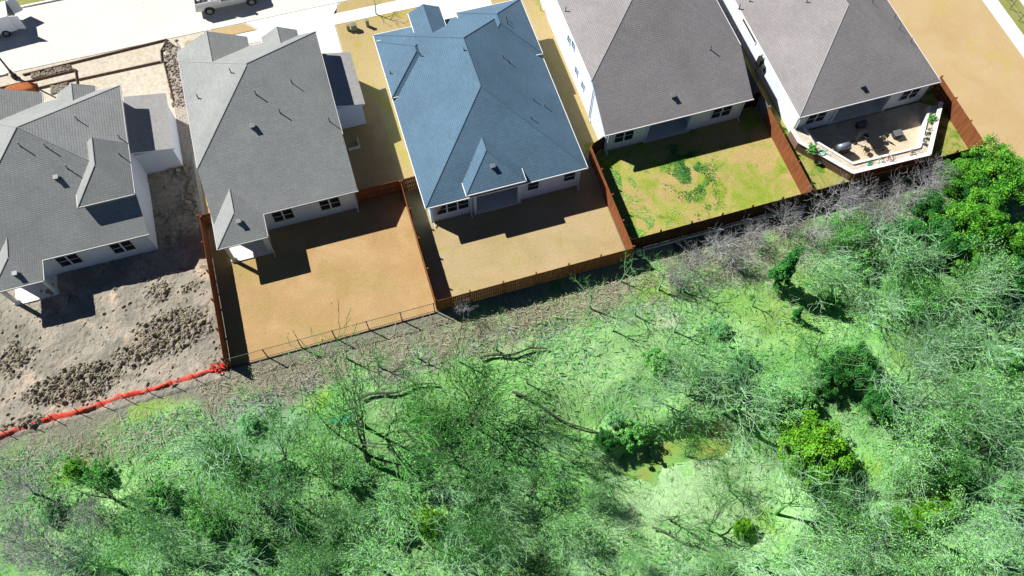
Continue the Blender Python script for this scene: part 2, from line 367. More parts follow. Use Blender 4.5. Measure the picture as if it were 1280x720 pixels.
# loose clods
g = MB(); rnd = random.Random(3); n = 0
while n < 7500:
    x = rnd.uniform(-17, -0.4); y = rnd.uniform(-0.5, 19)
    if rnd.random() > clodz(x, y) * 0.9 + 0.05: continue
    r = 0.018 + 0.17 * rnd.random() ** 4; z = mud_h(x, y); n += 1
    pts = [(x + r * dx * rnd.uniform(.4, 1.7), y + r * dy * rnd.uniform(.4, 1.5), z + r * dz * rnd.uniform(.2, 1.1)) for dx, dy, dz in ((1, 0, 0), (0, 1, 0), (-1, 0, 0), (0, -1, 0), (0, 0, 1), (0, 0, -1), (.6, .6, .6), (-.6, -.6, .6))]
    g.add(pts, [(0, 1, 6), (1, 4, 6), (4, 0, 6), (1, 2, 4), (2, 3, 7), (3, 4, 7), (4, 2, 7), (3, 0, 4), (1, 0, 5), (2, 1, 5), (3, 2, 5), (0, 3, 5)])
tag(g.build('soil_clods', M['clod']), 'loose grey soil clods and rubble heaped over the muddy building lot', 'rubble', kind='stuff')

def sheet(name, pts, z, m): g = MB(); g.sheet(pts, z); return struct(name, g, m)
YB = 0.70
sheet('lawn', [(0.1, -0.05), (15.2, -0.05), (15.2, 12), (15.2, 20), (12, 24), (0.1, 24)], 0.016, M['lawn_two'])
sheet('lawn', [(15.26, -0.05), (30.4, -0.05), (30.4, 10.0), (15.26, 10.9)], 0.016, M['lawn_three'])
sheet('lawn', [(30.5, YB), (45.7, YB), (45.7, 11), (30.5, 11)], 0.016, M['lawn_four'])
sheet('lawn', [(45.76, YB), (60.95, YB), (60.95, 11), (45.76, 11)], 0.016, M['lawn_five'])
sheet('lawn', [(15.26, 10.9), (30.4, 10.0), (30.4, 29.1), (13.7, 29.1), (13.7, 20), (15.26, 20)], 0.020, M['side_grass'])
sheet('lawn', [(30.45, 11), (45.7, 11), (45.7, 29.1), (30.45, 29.1)], 0.020, M['side_grass'])
sheet('lawn', [(45.76, 11.0), (61, 11.0), (61, 29), (45.76, 29)], 0.020, M['side_grass'])
sheet('field', [(61.02, 0.4), (64, -0.6), (70.6, -2.0), (70.6, 40), (61.02, 40)], 0.024, M['field_tan'])
sheet('pavement', [(70.62, -12), (72.0, -12), (72.0, 60), (70.62, 60)], 0.06, M['concrete_walk'])
sheet('verge', [(72.02, -12), (73.9, -12), (73.9, 60), (72.02, 60)], 0.03, M['verge'])
sheet('side_road', [(73.92, -12), (84, -12), (84, 60), (73.92, 60)], 0.026, M['concrete'])
# street, kerbs, footpath, verges, driveways
sheet('road', [(-200, 31.6), (70, 31.6), (70, 38.7), (-200, 38.7)], 0.030, M['concrete'])
g = MB(); g.box(-200, 60, 38.7, 38.86, 0, 0.16); g.box(-200, -14, 31.44, 31.6, 0, 0.14); struct('kerb', g, M['concrete_walk'])
sheet('verge', [(-200, 38.87), (200, 38.87), (200, 44), (-200, 44)], 0.03, M['verge'])
sheet('driveway', [(7.1, 24), (13.6, 24), (13.6, 29.1), (14.4, 31.55), (6.2, 31.55), (7.1, 30.5)], 0.034, M['concrete_walk'])
sheet('driveway', [(21.8, 24.2), (27.6, 24.2), (27.6, 29.1), (28.6, 31.55), (20.6, 31.55), (21.8, 30.5)], 0.034, M['concrete_walk'])
sheet('footpath', [(13.62, 29.12), (21.78, 29.12), (21.78, 30.38), (13.62, 30.38)], 0.038, M['concrete_walk'])
sheet('footpath', [(27.62, 29.12), (60, 29.12), (60, 30.38), (27.62, 30.38)], 0.038, M['concrete_walk'])
sheet('verge', [(13.75, 30.4), (21.6, 30.4), (20.8, 31.5), (14.6, 31.5)], 0.034, M['side_grass'])
sheet('verge', [(2.6, 30.5), (6.9, 30.5), (6.0, 31.45), (3.2, 31.55)], 0.034, M['field_tan'])
sheet('verge', [(0.0, 29.6), (1.0, 30.9), (4.0, 30.4), (2.5, 28.6)], 0.028, M['side_grass'])
sheet('footpath', [(0.5, 29.1), (7.08, 29.1), (7.08, 30.4), (0.5, 30.4)], 0.032, M['concrete_walk'])
g = MB(); g.box(30.8, 45.6, 0.36, 0.50, 0, 0.09); g.box(46, 60.6, 0.36, 0.48, 0, 0.08)
struct('kerb_strip', g, M['concrete_walk'])
# gravelly side yard between the first two houses
g = MB(); g.sheet([(-0.95, 19.0), (0.9, 19.0), (0.3, 30.6), (-0.95, 30.6)], 0.04)
struct('gravel_path', g, mottled('gravel', [lin(120, 108, 96), lin(216, 204, 190), lin(90, 80, 72)], 5.0, 14, 1, 0.5, 0.05))

# ---------------------------------------------------------------- houses
class House:
    def __init__(s, loc, label, roofm, capm, trim, wall):
        s.root = empty('house', loc, label, 'house', 'new single family houses along the street')
        s.blocks = []; s.rm = MB(); s.caps = MB(); s.gut = MB(); s.W = MB(); s.mats = (M[roofm], M[capm], M[trim], M[wall])
    def zat(s, x, y):
        z = 0
        for (x0, x1, y0, y1, ze, w, e, so_, n) in s.blocks:
            if x0 <= x <= x1 and y0 <= y <= y1:
                q = 99
                if w: q = min(q, ze + w * (x - x0))
                if e: q = min(q, ze + e * (x1 - x))
                if so_: q = min(q, ze + so_ * (y - y0))
                if n: q = min(q, ze + n * (y1 - y))
                z = max(z, q)
        return z
    def roof(s, x0, x1, y0, y1, ze, w=.54, e=.54, so_=.54, n=.54, th=.2, caps=True, nog=False):
        s.blocks.append((x0, x1, y0, y1, ze, w, e, so_, n))
        bm = bmesh.new(); bmesh.ops.create_cube(bm, size=1.0)
        for v in bm.verts: v.co = Vector(((x0 + x1) / 2 + v.co.x * (x1 - x0), (y0 + y1) / 2 + v.co.y * (y1 - y0), ze - th + (v.co.z + .5) * 14))
        for sl_, co, no in ((w, (x0, 0, ze), (-w if w else 0, 0, 1)), (e, (x1, 0, ze), (e or 0, 0, 1)), (so_, (0, y0, ze), (0, -(so_ or 0), 1)), (n, (0, y1, ze), (0, n or 0, 1))):
            if sl_:
                r = bmesh.ops.bisect_plane(bm, geom=bm.verts[:] + bm.edges[:] + bm.faces[:], plane_co=co, plane_no=no, clear_outer=True)
                bmesh.ops.contextual_create(bm, geom=[q for q in r['geom_cut'] if isinstance(q, bmesh.types.BMEdge)])
        bmesh.ops.remove_doubles(bm, verts=bm.verts[:], dist=1e-4); bmesh.ops.recalc_face_normals(bm, faces=bm.faces[:])
        bm.normal_update()
        bm.verts.index_update(); vs = [tuple(v.co) for v in bm.verts]
        for f in bm.faces:
            s.rm.add([vs[v.index] for v in f.verts], [tuple(range(len(f.verts)))], 0 if 0.15 < f.normal.z < 0.99 else 1)
        if caps:
            for ed in bm.edges:
                if len(ed.link_faces) == 2 and all(0.15 < f.normal.z < 0.999 for f in ed.link_faces):
                    a, b = ed.verts[0].co.copy(), ed.verts[1].co.copy()
                    s.caps.tube([a + Vector((0, 0, -.02)), b + Vector((0, 0, -.02))], 0.05, 6)
        bm.free()
        if caps:
            t = .055
            if w: s.gut.box(x0 - t, x0 - .003, y0, y1, ze - .13, ze - .012)
            if e: s.gut.box(x1 + .003, x1 + t, y0, y1, ze - .13, ze - .012)
            if so_ and not nog: s.gut.box(x0 - t, x1 + t, y0 - t, y0 - .003, ze - .13, ze - .012)
            if n: s.gut.box(x0 - t, x1 + t, y1 + .003, y1 + t, ze - .13, ze - .012)
    def slab(s, x0, x1, y0, y1, z0, z1, th=.2):        # lower continuation of the rear slope
        k = (z1 - z0) / (y1 - y0); s.blocks.append((x0, x1, y0, y1, z0, None, None, k, None))
        s.rm.add([(x0, y0, z0), (x1, y0, z0), (x1, y1, z1), (x0, y1, z1)], [(0, 1, 2, 3)], 0)
        s.rm.add([(x0, y0, z0 - th), (x1, y0, z0 - th), (x1, y1, z1 - th), (x0, y1, z1 - th)], [(3, 2, 1, 0)], 1)
        s.rm.add([(x0, y0, z0), (x1, y0, z0), (x0, y0, z0 - th), (x1, y0, z0 - th)], [(0, 2, 3, 1)], 1)
        for x in (x0, x1): s.rm.add([(x, y0, z0), (x, y1, z1), (x, y1, z1 - th), (x, y0, z0 - th)], [(0, 1, 2, 3)], 1)
    def px(s, px, py):
        z = 3.0
        for i in range(12): p = U(px, py, z); z = s.zat(p.x, p.y) or z
        return p.x, p.y, z
    def pipe(s, px, py, h=0.45, r=0.04):
        x, y, z = s.px(px, py); g = MB(); g.lathe((x, y, z - .1), [(r * 1.6, 0), (r * 1.4, .14), (r, .17), (r, h + .1)], 8); g.build('vent_pipe', M['vent_metal'], s.root)
    def turtle(s, px, py):
        x, y, z = s.px(px, py); g = MB(); g.box(x - .14, x + .14, y - .14, y + .14, z - .15, z + .18); g.box(x - .19, x + .19, y - .2, y + .18, z + .184, z + .24); g.build('roof_vent', M['vent_metal'], s.root, bevel=.02)
    def window(s, x0, x1, z0, z1, y, axis='y', panes=1, out=-1):
        """y/axis: the wall plane; out: side the window looks to"""
        f = MB(); gl = MB(); t = .07
        def bx(mb, a0, a1, d0, d1, c0, c1):
            d0, d1 = sorted((y + out * d0, y + out * d1))
            if axis == 'y': mb.box(a0, a1, d0, d1, c0, c1)
            else: mb.box(d0, d1, a0, a1, c0, c1)
        w = (x1 - x0) / panes
        bx(f, x0 - t, x1 + t, .0, .06, z0 - t, z0); bx(f, x0 - t, x1 + t, .0, .05, z1, z1 + t)
        bx(f, x0 - t, x0, .0, .05, z0, z1); bx(f, x1, x1 + t, .0, .05, z0, z1)
        for i in range(1, panes): bx(f, x0 + w * i - t * .8, x0 + w * i + t * .8, 0, .052, z0, z1)
        for i in range(panes):
            bx(f, x0 + w * i + t * .9, x0 + w * (i + 1) - t * .9, 0.022, .04, (z0 + z1) / 2 - .022, (z0 + z1) / 2 + .022)
            bx(gl, x0 + w * i + t * .82 * (i > 0), x0 + w * (i + 1) - t * .82 * (i < panes - 1), .004, .02, z0 + .003, z1 - .003)
        fo = f.build('window', s.mats[2], s.root); gl.build('pane', M['glass'], fo)
    def door(s, x0, x1, y, z1=2.1, glass=True):
        f = MB(); f.box(x0 - .08, x0, y - .05, y, .12, z1 + .08); f.box(x1, x1 + .08, y - .05, y, .12, z1 + .08); f.box(x0, x1, y - .05, y, z1, z1 + .08); f.box(x0, x1, y - .03, y, .12, .3)
        d = f.build('door', s.mats[2], s.root)
        g = MB(); g.box(x0 + .003, x1 - .003, y - .022, y - .002, .303, z1 - .003); g.build('pane', M['glass'], d)
        h = MB(); h.box(x1 - .14, x1 - .09, y - .09, y - .024, 1.0, 1.1); h.build('handle', M['metal_grey'], d)
    def post(s, x, y, z1, w=.12):
        g = MB(); g.box(x - w, x + w, y - w, y + w, .1, z1); g.box(x - w - .05, x + w + .05, y - w - .05, y + w + .05, .1, .28); g.build('porch_post', s.mats[2], s.root, bevel=.015)
    def spout(s, x, y, z1):
        g = MB(); g.tube([(x, y, z1), (x, y, .3), (x, y - .35, .12)], .05, 6); g.build('downspout', s.mats[2], s.root)
    def done(s):
        s.gut.build('gutter', M['gutter' if s.mats[0] != M['roof_grey'] else 'gutter_grey'], s.root); r = s.rm.build('roof', [s.mats[0], s.mats[2], s.mats[1]], s.root); s.caps.build('ridge_cap', s.mats[1], r)
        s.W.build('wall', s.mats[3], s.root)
    def slabbase(s, x0, x1, y0, y1, h=.12):
        g = MB(); g.box(x0, x1, y0, y1, 0, h); g.build('porch_floor', M['concrete_walk'], s.root)

# ---- first house (left edge, grey roof)
def tall_house(dx, dy, label, rear, bump_y, kr, ze, apex, xw, xe, north, wing, low_n=None, first=False):
    h = House((dx + 6.5, dy + 10, 0), label, 'roof_grey', 'cap_grey', 'trim', 'wall_white_shade_tint')
    ax, ay, az = apex
    y5 = rear + (ze - 2.9) / kr
    h.roof(xw, xe, y5, north, ze, (az - ze) / (ax - xw), (az - ze) / (xe - ax), kr, (az - ze) / (north - ay), nog=True)
    h.gut.box(xw - .05, xe + .05, rear - .06, rear - .003, 2.77, 2.888)
    h.slab(xw, xe, rear, y5 - .001, 2.9, ze)
    W = h.W
    i = .32
    W.extrude_x([(rear + i, 0), (north - i, 0), (north - i, ze - .24), (y5, ze - .24), (rear + i, 2.9 + kr * i - .24)], xw + i, xe - i)
    return h, y5
# second house
h, y5 = tall_house(0, 0, 'house with pale grey roof and covered rear porch, backing onto the black rail fence', 10.0, 8.0, .555, 5.0, (6.5, 19.55, 8.1), 1.15, 11.9, 24.1, None)
h.roof(1.1, 4.75, 8.0, 13.0, 2.905, .62, .62, .58, None)
h.roof(1.15, 6.6, 19.5, 25.1, 5.012, .53, .53, None, None)
h.roof(7.7, 10.5, 21, 24.7, 5.02, .55, .55, None, None)
h.roof(11.6, 14.2, 17.7, 23.2, 2.9, None, .35, .0, None) if False else None
h.rm.add([(11.6, 17.7, 3.5), (14.2, 17.7, 2.9), (14.2, 23.2, 2.9), (11.6, 23.2, 3.5)], [(0, 1, 2, 3)], 2)
h.rm.add([(11.6, 17.7, 3.34), (14.2, 17.7, 2.74), (14.2, 23.2, 2.74), (11.6, 23.2, 3.34)], [(3, 2, 1, 0)], 1)
h.rm.add([(14.2, 17.7, 2.9), (14.2, 23.2, 2.9), (14.2, 23.2, 2.74), (14.2, 17.7, 2.74)], [(3, 2, 1, 0)], 1)
h.rm.add([(11.6, 17.7, 3.5), (14.2, 17.7, 2.9), (14.2, 17.7, 2.74), (11.6, 17.7, 3.34)], [(3, 2, 1, 0)], 1)
h.rm.add([(11.6, 23.2, 3.5), (14.2, 23.2, 2.9), (14.2, 23.2, 2.74), (11.6, 23.2, 3.34)], [(0, 1, 2, 3)], 1)
h.W.box(11.58, 13.95, 18.0, 22.9, 0, 2.75)
h.W.box(1.48, 6.3, 23.8, 24.8, 0, 4.8)
h.slabbase(1.4, 4.5, 8.25, 10.3)
h.post(1.55, 8.45, 2.71); h.post(4.35, 8.45, 2.71); h.spout(4.6, 8.12, 2.7); h.spout(11.5, 10.2, 2.7)
h.window(5.25, 6.75, .95, 2.25, 10.32, panes=2); h.window(8.85, 10.35, .95, 2.25, 10.32, panes=2); h.door(2.4, 3.5, 10.32)
for a in ((320, 118), (350, 141), (365, 104), (412, 152), (289, 91), (248, 123)): h.pipe(*a, h=.5)
h.turtle(316, 159); h.turtle(299, 278)
h.done(); H2 = h
g = MB(); g.box(12.0, 12.95, 15.75, 15.83, .0, .3); g.box(12.87, 12.95, 15.83, 16.65, 0, .3)
tag(g.build('window_well', M['concrete_walk']), 'pale square kerb pad in the shade beside the side wing of the second house', 'pad')

# first house
h, y5 = tall_house(-15.4, 0, 'leftmost house with stepped grey roof and muddy rear lot', 10.7, 9.0, .63, 5.0, (-9.8, 18.6, 7.9), -14.6, -3.5, 23.0, None)
h.roof(-14.55, -11.0, 9.0, 13.5, 2.905, .62, .62, .6, None)
h.roof(-7.4, -3.46, 12.9, 17.5, 5.0, .72, .72, .66, None)
h.W.box(-7.15, -3.825, 13.15, 16, 3.5, 4.82)
h.roof(-14.55, -9.2, 19, 24.0, 5.012, .53, .53, None, None)
h.roof(-8.1, -5.3, 20.2, 23.5, 5.02, .55, .55, None, None)
h.rm.add([(-3.8, 17.7, 3.5), (-0.75, 17.7, 2.9), (-0.75, 23.2, 2.9), (-3.8, 23.2, 3.5)], [(0, 1, 2, 3)], 2)
h.rm.add([(-3.8, 17.7, 3.34), (-0.75, 17.7, 2.74), (-0.75, 23.2, 2.74), (-3.8, 23.2, 3.34)], [(3, 2, 1, 0)], 1)
h.rm.add([(-0.75, 17.7, 2.9), (-0.75, 23.2, 2.9), (-0.75, 23.2, 2.74), (-0.75, 17.7, 2.74)], [(3, 2, 1, 0)], 1)
h.rm.add([(-3.8, 17.7, 3.5), (-0.75, 17.7, 2.9), (-0.75, 17.7, 2.74), (-3.8, 17.7, 3.34)], [(3, 2, 1, 0)], 1)
h.W.box(-3.83, -1.0, 18.0, 22.9, 0, 2.75)
h.W.box(-14.2, -9.5, 22.8, 23.7, 0, 4.8)
h.slabbase(-14.3, -11.3, 9.25, 11.0)
h.post(-14.2, 9.45, 2.71); h.post(-11.35, 9.45, 2.71)
h.window(-10.45, -8.95, .95, 2.25, 11.02, panes=2); h.window(-6.6, -5.1, .95, 2.25, 11.02, panes=2)
for a in ((26, 183), (58, 184), (85, 211), (97, 150), (150, 173), (151, 195)): h.pipe(*a, h=.5)
h.turtle(71, 223); h.turtle(20, 343)
h.done(); H1 = h
# ---- third house: blue roof
h = House((22.8, 7.3, 0), 'single storey house with a blue roof in the middle of the row', 'roof_blue', 'cap_blue', 'trim_shade_blue', 'wall_shade_blue')
h.roof(16.4, 29.2, 7.05, 24.4, 2.9, .54, .54, .487, .64)
h.roof(19.55, 24.2, 6.95, 11.5, 3.42, .56, .56, .50, None)          # porch hip
h.roof(16.38, 22.0, 17.5, 23.45, 3.16, .54, .54, .56, .56)          # left front wing
h.roof(19.6, 22.25, 20.0, 24.9, 3.95, .5, .5, None, None)           # small front gable
h.roof(23.6, 29.22, 18.4, 24.55, 3.2, .54, .54, .56, .62)           # right front wing
h.W.box(16.75, 28.85, 9.6, 24.0, 0, 2.72); h.W.box(16.75, 20.1, 7.4, 9.6, 0, 2.72); h.W.box(24.0, 28.85, 7.4, 9.6, 0, 2.72)
h.W.box(19.9, 22.0, 23.5, 24.6, 0, 3.8); h.W.box(16.9, 21.7, 22.8, 23.2, 0, 2.98)
h.slabbase(20.1, 24.0, 7.1, 9.6)
h.post(20.25, 7.3, 3.2); h.post(23.8, 7.3, 3.2); h.spout(19.9, 7.2, 3.2); h.spout(16.9, 7.22, 2.7); h.spout(28.7, 7.22, 2.7)
h.window(17.2, 19.75, 1.0, 2.25, 7.4, panes=3); h.window(24.55, 25.4, 1.2, 2.2, 7.4); h.window(27.5, 28.4, 1.2, 2.2, 7.4)
h.door(21.2, 22.9, 9.6); 
for a in ((488, 92), (526, 70), (580, 63), (629, 72), (636, 78), (667, 125), (681, 133), (633, 24), (634, 29), (664, 148)): h.pipe(*a, h=.35)
h.turtle(616, 209)
h.done(); H3 = h
# ---- fourth house
h = House((37.8, 9.9, 0), 'tall grey roofed house with sunlit white side wall behind the patchy green lawn', 'roof_rose', 'cap_grey', 'trim_shade_blue', 'wall_white_shade_tint')
h.gut.box(31.45, 44.2, 9.39, 9.447, 2.8, 2.918)
h.roof(31.5, 44.15, 13.3, 27, 5.0, nog=True); h.slab(31.5, 44.15, 9.45, 13.299, 2.93, 5.0)
k = (5.0 - 2.93) / 3.85
h.W.extrude_x([(9.85, 0), (26.7, 0), (26.7, 4.76), (13.3, 4.76), (9.85, 2.93 + k * .4 - .24)], 31.85, 35.3)
h.W.extrude_x([(9.85, 0), (26.7, 0), (26.7, 4.76), (13.3, 4.76), (9.85, 2.93 + k * .4 - .24)], 39.4, 43.8)
h.W.extrude_x([(12.0, 0), (26.69, 0), (26.69, 4.75), (13.3, 4.75), (12.0, 4.02)], 35.3, 39.4)
h.slabbase(35.3, 39.4, 9.7, 12.0)
h.post(35.45, 9.95, 2.75); h.post(39.25, 9.95, 2.75)
h.window(32.65, 34.2, .95, 2.25, 9.85, panes=2); h.window(41.1, 42.75, .95, 2.25, 9.85, panes=2); h.door(36.6, 38.3, 12.0)
for y, z in ((19.3, 2.7), (18.3, 3.1), (17.0, 1.4), (15.4, 1.4)): h.window(y - .25, y + .25, z, z + .7, 31.85, axis='x')
h.spout(31.76, 13.25, 4.8); h.spout(32.0, 9.7, 2.8); h.spout(43.7, 9.7, 2.8)
h.turtle(841, 121)
for a in ((888, 62), (707, 14)): h.pipe(*a, h=.5)
h.done(); H4 = h
# ---- fifth house
h = House((53.3, 7.3, 0), 'rightmost house with grey and rose roof above the raised paved patio', 'roof_rose', 'cap_grey', 'trim', 'wall_white_shade_tint')
h.roof(47.0, 59.7, 6.75, 26, 2.9, .545, .545, .50, .54)
h.W.box(47.35, 59.35, 9.6, 25.6, 0, 2.72); h.W.box(47.35, 50.7, 7.1, 9.6, 0, 2.72); h.W.box(56.0, 59.35, 7.1, 9.6, 0, 2.72)
h.slabbase(50.7, 56.0, 7.0, 9.6, .2)
h.post(50.85, 7.15, 2.71); h.post(55.85, 7.15, 2.71); h.spout(47.45, 6.95, 2.7)
h.window(48.3, 49.9, 1.0, 2.2, 7.1, panes=2); h.window(56.9, 58.5, 1.0, 2.2, 7.1, panes=2); h.door(52.3, 54.5, 9.6)
h.turtle(1077, 108)
h.window(15.4, 18.0, 1.9, 2.5, 47.35, axis='x')
g = MB(); g.box(47.05, 47.35, 13.6, 14.1, 1.0, 1.9); g.box(47.1, 47.35, 13.0, 13.4, 1.1, 1.6); g.tube([(47.15, 13.8, .1), (47.15, 13.8, 2.6)], .03, 6); g.build('meter_box', M['metal_dark'], h.root)
for a in ((924, 10), (937, 2), (1008, 3), (1090, 3), (1118, 22), (1124, 36), (1138, 52)): h.pipe(*a, h=.4)
h.done(); H5 = h

# raised patio behind the fifth house
pt = empty('patio', (53.5, 4.0, 0), 'raised tan stone patio with planter rim behind the rightmost house', 'patio')
A = [(47.1, 6.9), (47.15, 5.6), (50.0, 1.75), (56.75, 1.6), (60.3, 5.9)]
B = [(48.2, 6.9), (48.5, 5.4), (50.45, 2.55), (56.45, 2.45), (59.3, 5.9)]
g = MB(); g.prism([(47.12, 6.9), (47.15, 5.6), (50.0, 1.75), (56.75, 1.6), (60.28, 5.88), (59.3, 6.9)][::1], 0.02, 0.18); g.build('paving', M['patio'], pt)
def wallrun(pts, w, z0, z1):
    g = MB()
    for a, b in zip(pts[:-1], pts[1:]):
        a, b = Vector(a), Vector(b); d = (b - a).normalized(); nn = Vector((d.y, -d.x)) * w
        g.prism([a - d * .02 + nn, b + d * .02 + nn, b + d * .02 - nn, a - d * .02 - nn], z0, z1); z1 += .004
    return g
wallrun(A, .13, 0.0, 0.98).build('retaining_wall', M['brick'], pt)
wallrun(A, .17, 0.985, 1.05).build('coping', M['concrete_walk'], pt)
wallrun(B, .09, 0.1, 0.93).build('planter_kerb', M['concrete_walk'], pt)
g = MB()
for (a, b, c, d) in zip(A[:-1], A[1:], B[1:], B[:-1]): g.sheet([a, b, c, d], .80)
g.build('planter_soil', M['lot_front'], pt)
# grill, round table, tall heater, pots
t = empty('grill', (50.35, 4.1, .18), 'black barbecue grill under a hood on the left of the raised patio', 'grill')
g = MB(); g.box(49.75, 50.95, 3.85, 4.45, .32, 1.07); g.build('cabinet', M['metal_dark'], t, bevel=.03)
g = MB(); g.tube([(49.85, 4.15, 1.14), (50.85, 4.15, 1.14)], .27, 12); g.build('hood', plain('hood', (.2, .24, .3), .3, .5, .1, 3, .4), t, True)
g = MB(); g.tube([(49.95, 3.85, 1.17), (50.75, 3.85, 1.17)], .025, 6); g.build('handle', M['metal_grey'], t)
for x in (49.85, 50.85):
    g = MB(); g.tube([(x, 4.1, .18), (x, 4.1, .34)], .06, 8); g.build('leg', M['metal_dark'], t)
t = empty('patio_table', (53.3, 3.9, .18), 'round black covered table with low seats in the middle of the raised patio', 'table')
g = MB(); g.lathe((53.3, 3.9, .18), [(.2, 0), (.08, .1), (.08, .62)], 12); g.build('pedestal', M['metal_dark'], t)
g = MB(); g.lathe((53.3, 3.9, .18), [(.60, .62), (.62, .66), (.60, .70)], 20); g.build('tabletop', plain('table_cover', (.012, .012, .014), .95, .05), t)
for i, a in enumerate((20, 110, 200, 290)):
    x, y = 53.3 + .95 * math.cos(R(a)), 3.9 + .95 * math.sin(R(a)); d = Vector((math.cos(R(a)), math.sin(R(a))))
    c = empty('patio_chair', (x, y, .18), ['black patio chair on the right of the round patio table', 'black patio chair on the house side of the round patio table', 'black patio chair on the left of the round patio table', 'black patio chair on the fence side of the round patio table'][i], 'chair', 'chairs round the patio table')
    g = MB(); g.lathe((x, y, .18), [(.22, .38), (.24, .43)], 10); g.build('seat', M['metal_dark'], c)
    g = MB(); n2 = Vector((-d.y, d.x)); p = Vector((x, y)) + d * .24
    g.prism([p - n2 * .22, p + d * .04 - n2 * .22, p + d * .04 + n2 * .22, p + n2 * .22], 0.62, 1.04); g.build('backrest', M['metal_dark'], c)
    for sx, sy in ((-.15, -.15), (.15, -.15), (.15, .15), (-.15, .15)):
        g = MB(); g.tube([(x + sx, y + sy, .18), (x + sx, y + sy, .57)], .018, 5); g.build('leg', M['metal_dark'], c)
t = empty('patio_heater', (52.0, 4.7, .18), 'slim dark stand between the grill and the round table on the patio', 'stand')
g = MB(); g.lathe((52.0, 4.7, .18), [(.2, 0), (.2, .06), (.04, .1)], 12); g.build('base', M['metal_dark'], t)
g = MB(); g.tube([(52.0, 4.7, .2), (52.0, 4.7, 1.7)], .04, 8); g.build('pole', M['metal_dark'], t)
g = MB()
for z in (.9, 1.2, 1.5): g.tube([(51.8, 4.7, z), (52.2, 4.75, z + .08)], .03, 6)
g.build('arm', M['metal_dark'], t)
potm = plain('pot_pink', lin(226, 190, 186, .6), .6); potw = plain('pot_white', (.6, .6, .58), .5); pott = plain('pot_teal', lin(70, 180, 160, .6), .5)
leafm_dark = mottled('planter_leaf', [lin(70, 96, 48), lin(110, 130, 70)], 4, 20, .8, 0)
def pot(px, py, m, label, r=.16):
    q = U(px, py, .95); t = empty('plant_pot', (q.x, q.y, .80), label, 'plant pot', 'pots set along the patio planter')
    g = MB(); g.lathe((q.x, q.y, .80), [(r * .7, 0), (r, .3), (r * .8, .3), (r * .75, .24)], 12); g.build('pot', m, t, True)
    g = MB(); rr = random.Random(px)
    for i in range(30):
        a = rr.uniform(0, 6.3); d = rr.uniform(.3, 1.4) * r; z = 1.05 + rr.uniform(0, .22); x0, y0 = q.x + d * math.cos(a), q.y + d * math.sin(a)
        g.add([(x0, y0, z), (x0 + rr.uniform(-.08, .08), y0 + .06, z + .03), (x0 + .05, y0 - .04, z + .07)], [(0, 1, 2)])
    g.build('foliage', leafm_dark, t)
pot(1112, 199, potm, 'pink pot, largest of the pots on the fence side planter of the patio', .3)
pot(1100, 202, potw, 'white pot beside the large pink pot on the patio planter', .2)
pot(1087, 205, pott, 'small green pot left of the white pot on the patio planter', .18)
pot(1140, 192, potm, 'pink pot close to the bend of the patio planter', .2)
pot(1154, 178, potw, 'white pot lowest in the row on the right arm of the planter', .15)
pot(1157, 171, potw, 'white pot second lowest on the right arm of the planter', .15)
pot(1160, 164, potw, 'white pot below the round green bush on the right planter arm', .15)
pot(1027, 192, pott, 'teal pot on the left arm of the patio planter', .3)

# ---------------------------------------------------------------- fences
def board_fence(a, b, label, m, h=1.83, post_side=1, name='wooden_fence', gap=2.4):
    a, b = Vector(a), Vector(b); L = (b - a).length; d = (b - a) / L; n = Vector((-d.y, d.x))
    t = empty(name, (a.x, a.y, 0), label, 'fence'); rr = random.Random(int(a.x * 100 + a.y))
    g = MB(); s = 0.0
    while s < L - .05:
        w = min(.14, L - s); p = a + d * (s + .004); q = a + d * (s + w - .004); hh = h + rr.uniform(-.012, .012); o1 = rr.uniform(0, .006)
        g.prism([p + n * o1, q + n * o1, q + n * (.02 + o1), p + n * (.02 + o1)][::1], .03, hh); s += .143
    g.build('boards', m, t)
    g = MB()
    for z in (.35, .95, 1.55):
        p, q = a - n * .045, b - n * .045
        if post_side < 0: p, q = a + n * .03, b + n * .03
        g.prism([p, q, q + n * .04, p + n * .04], z, z + .09)
    g.build('rail', m, t)
    k = max(1, round(L / gap))
    for i in range(k + 1):
        c = a + d * min(L - .05, max(.05, L * i / k)) - n * (.11 if post_side > 0 else -.14)
        g = MB(); g.box(c.x - .05, c.x + .05, c.y - .05, c.y + .05, 0, h + .05); g.build('post', m, t)
    return t
board_fence((0, -0.0), (0, 12.0), 'brown board fence between the muddy lot and the lot with the black rail fence', M['fence_cedar'], post_side=-1)
board_fence((15.24, 0.05), (15.24, 10.7), 'long board fence between the two bare tan yards', M['fence_cedar'])
board_fence((30.48, 0.05), (30.48, 9.6), 'long board fence between the tan yard of the blue roofed house and the green lawn', M['fence_cedar'])
board_fence((45.72, YB + .05), (45.72, 9.0), 'orange lit board fence between the green lawn and the patio yard', M['fence_cedar'])
board_fence((60.98, YB + .05), (60.98, 7.9), 'board fence on the right of the patio yard beside the tan field', M['fence_cedar'])
M['fence_grey'] = wood('fence_grey', lin(140, 142, 146, .5), .15)
board_fence((45.72, 9.05), (45.72, 17.0), 'weathered grey board fence in the gap between the fourth and fifth houses', M['fence_grey'])
board_fence((30.5, 0.0), (15.3, 0.0), 'rear board fence of the yard behind the blue roofed house', M['fence_cedar'], post_side=1)
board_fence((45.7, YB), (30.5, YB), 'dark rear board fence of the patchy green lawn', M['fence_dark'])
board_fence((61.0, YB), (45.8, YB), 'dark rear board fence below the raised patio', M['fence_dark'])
board_fence((15.3, 10.7), (16.7, 10.75), 'short board gate fence between the blue roofed house and its left yard fence', M['fence_cedar'], name='fence_gate', gap=1.4)
board_fence((11.7, 10.7), (15.2, 10.7), 'shaded reddish board fence on the right of the porch house', M['fence_cedar'], name='fence_gate', gap=1.75)
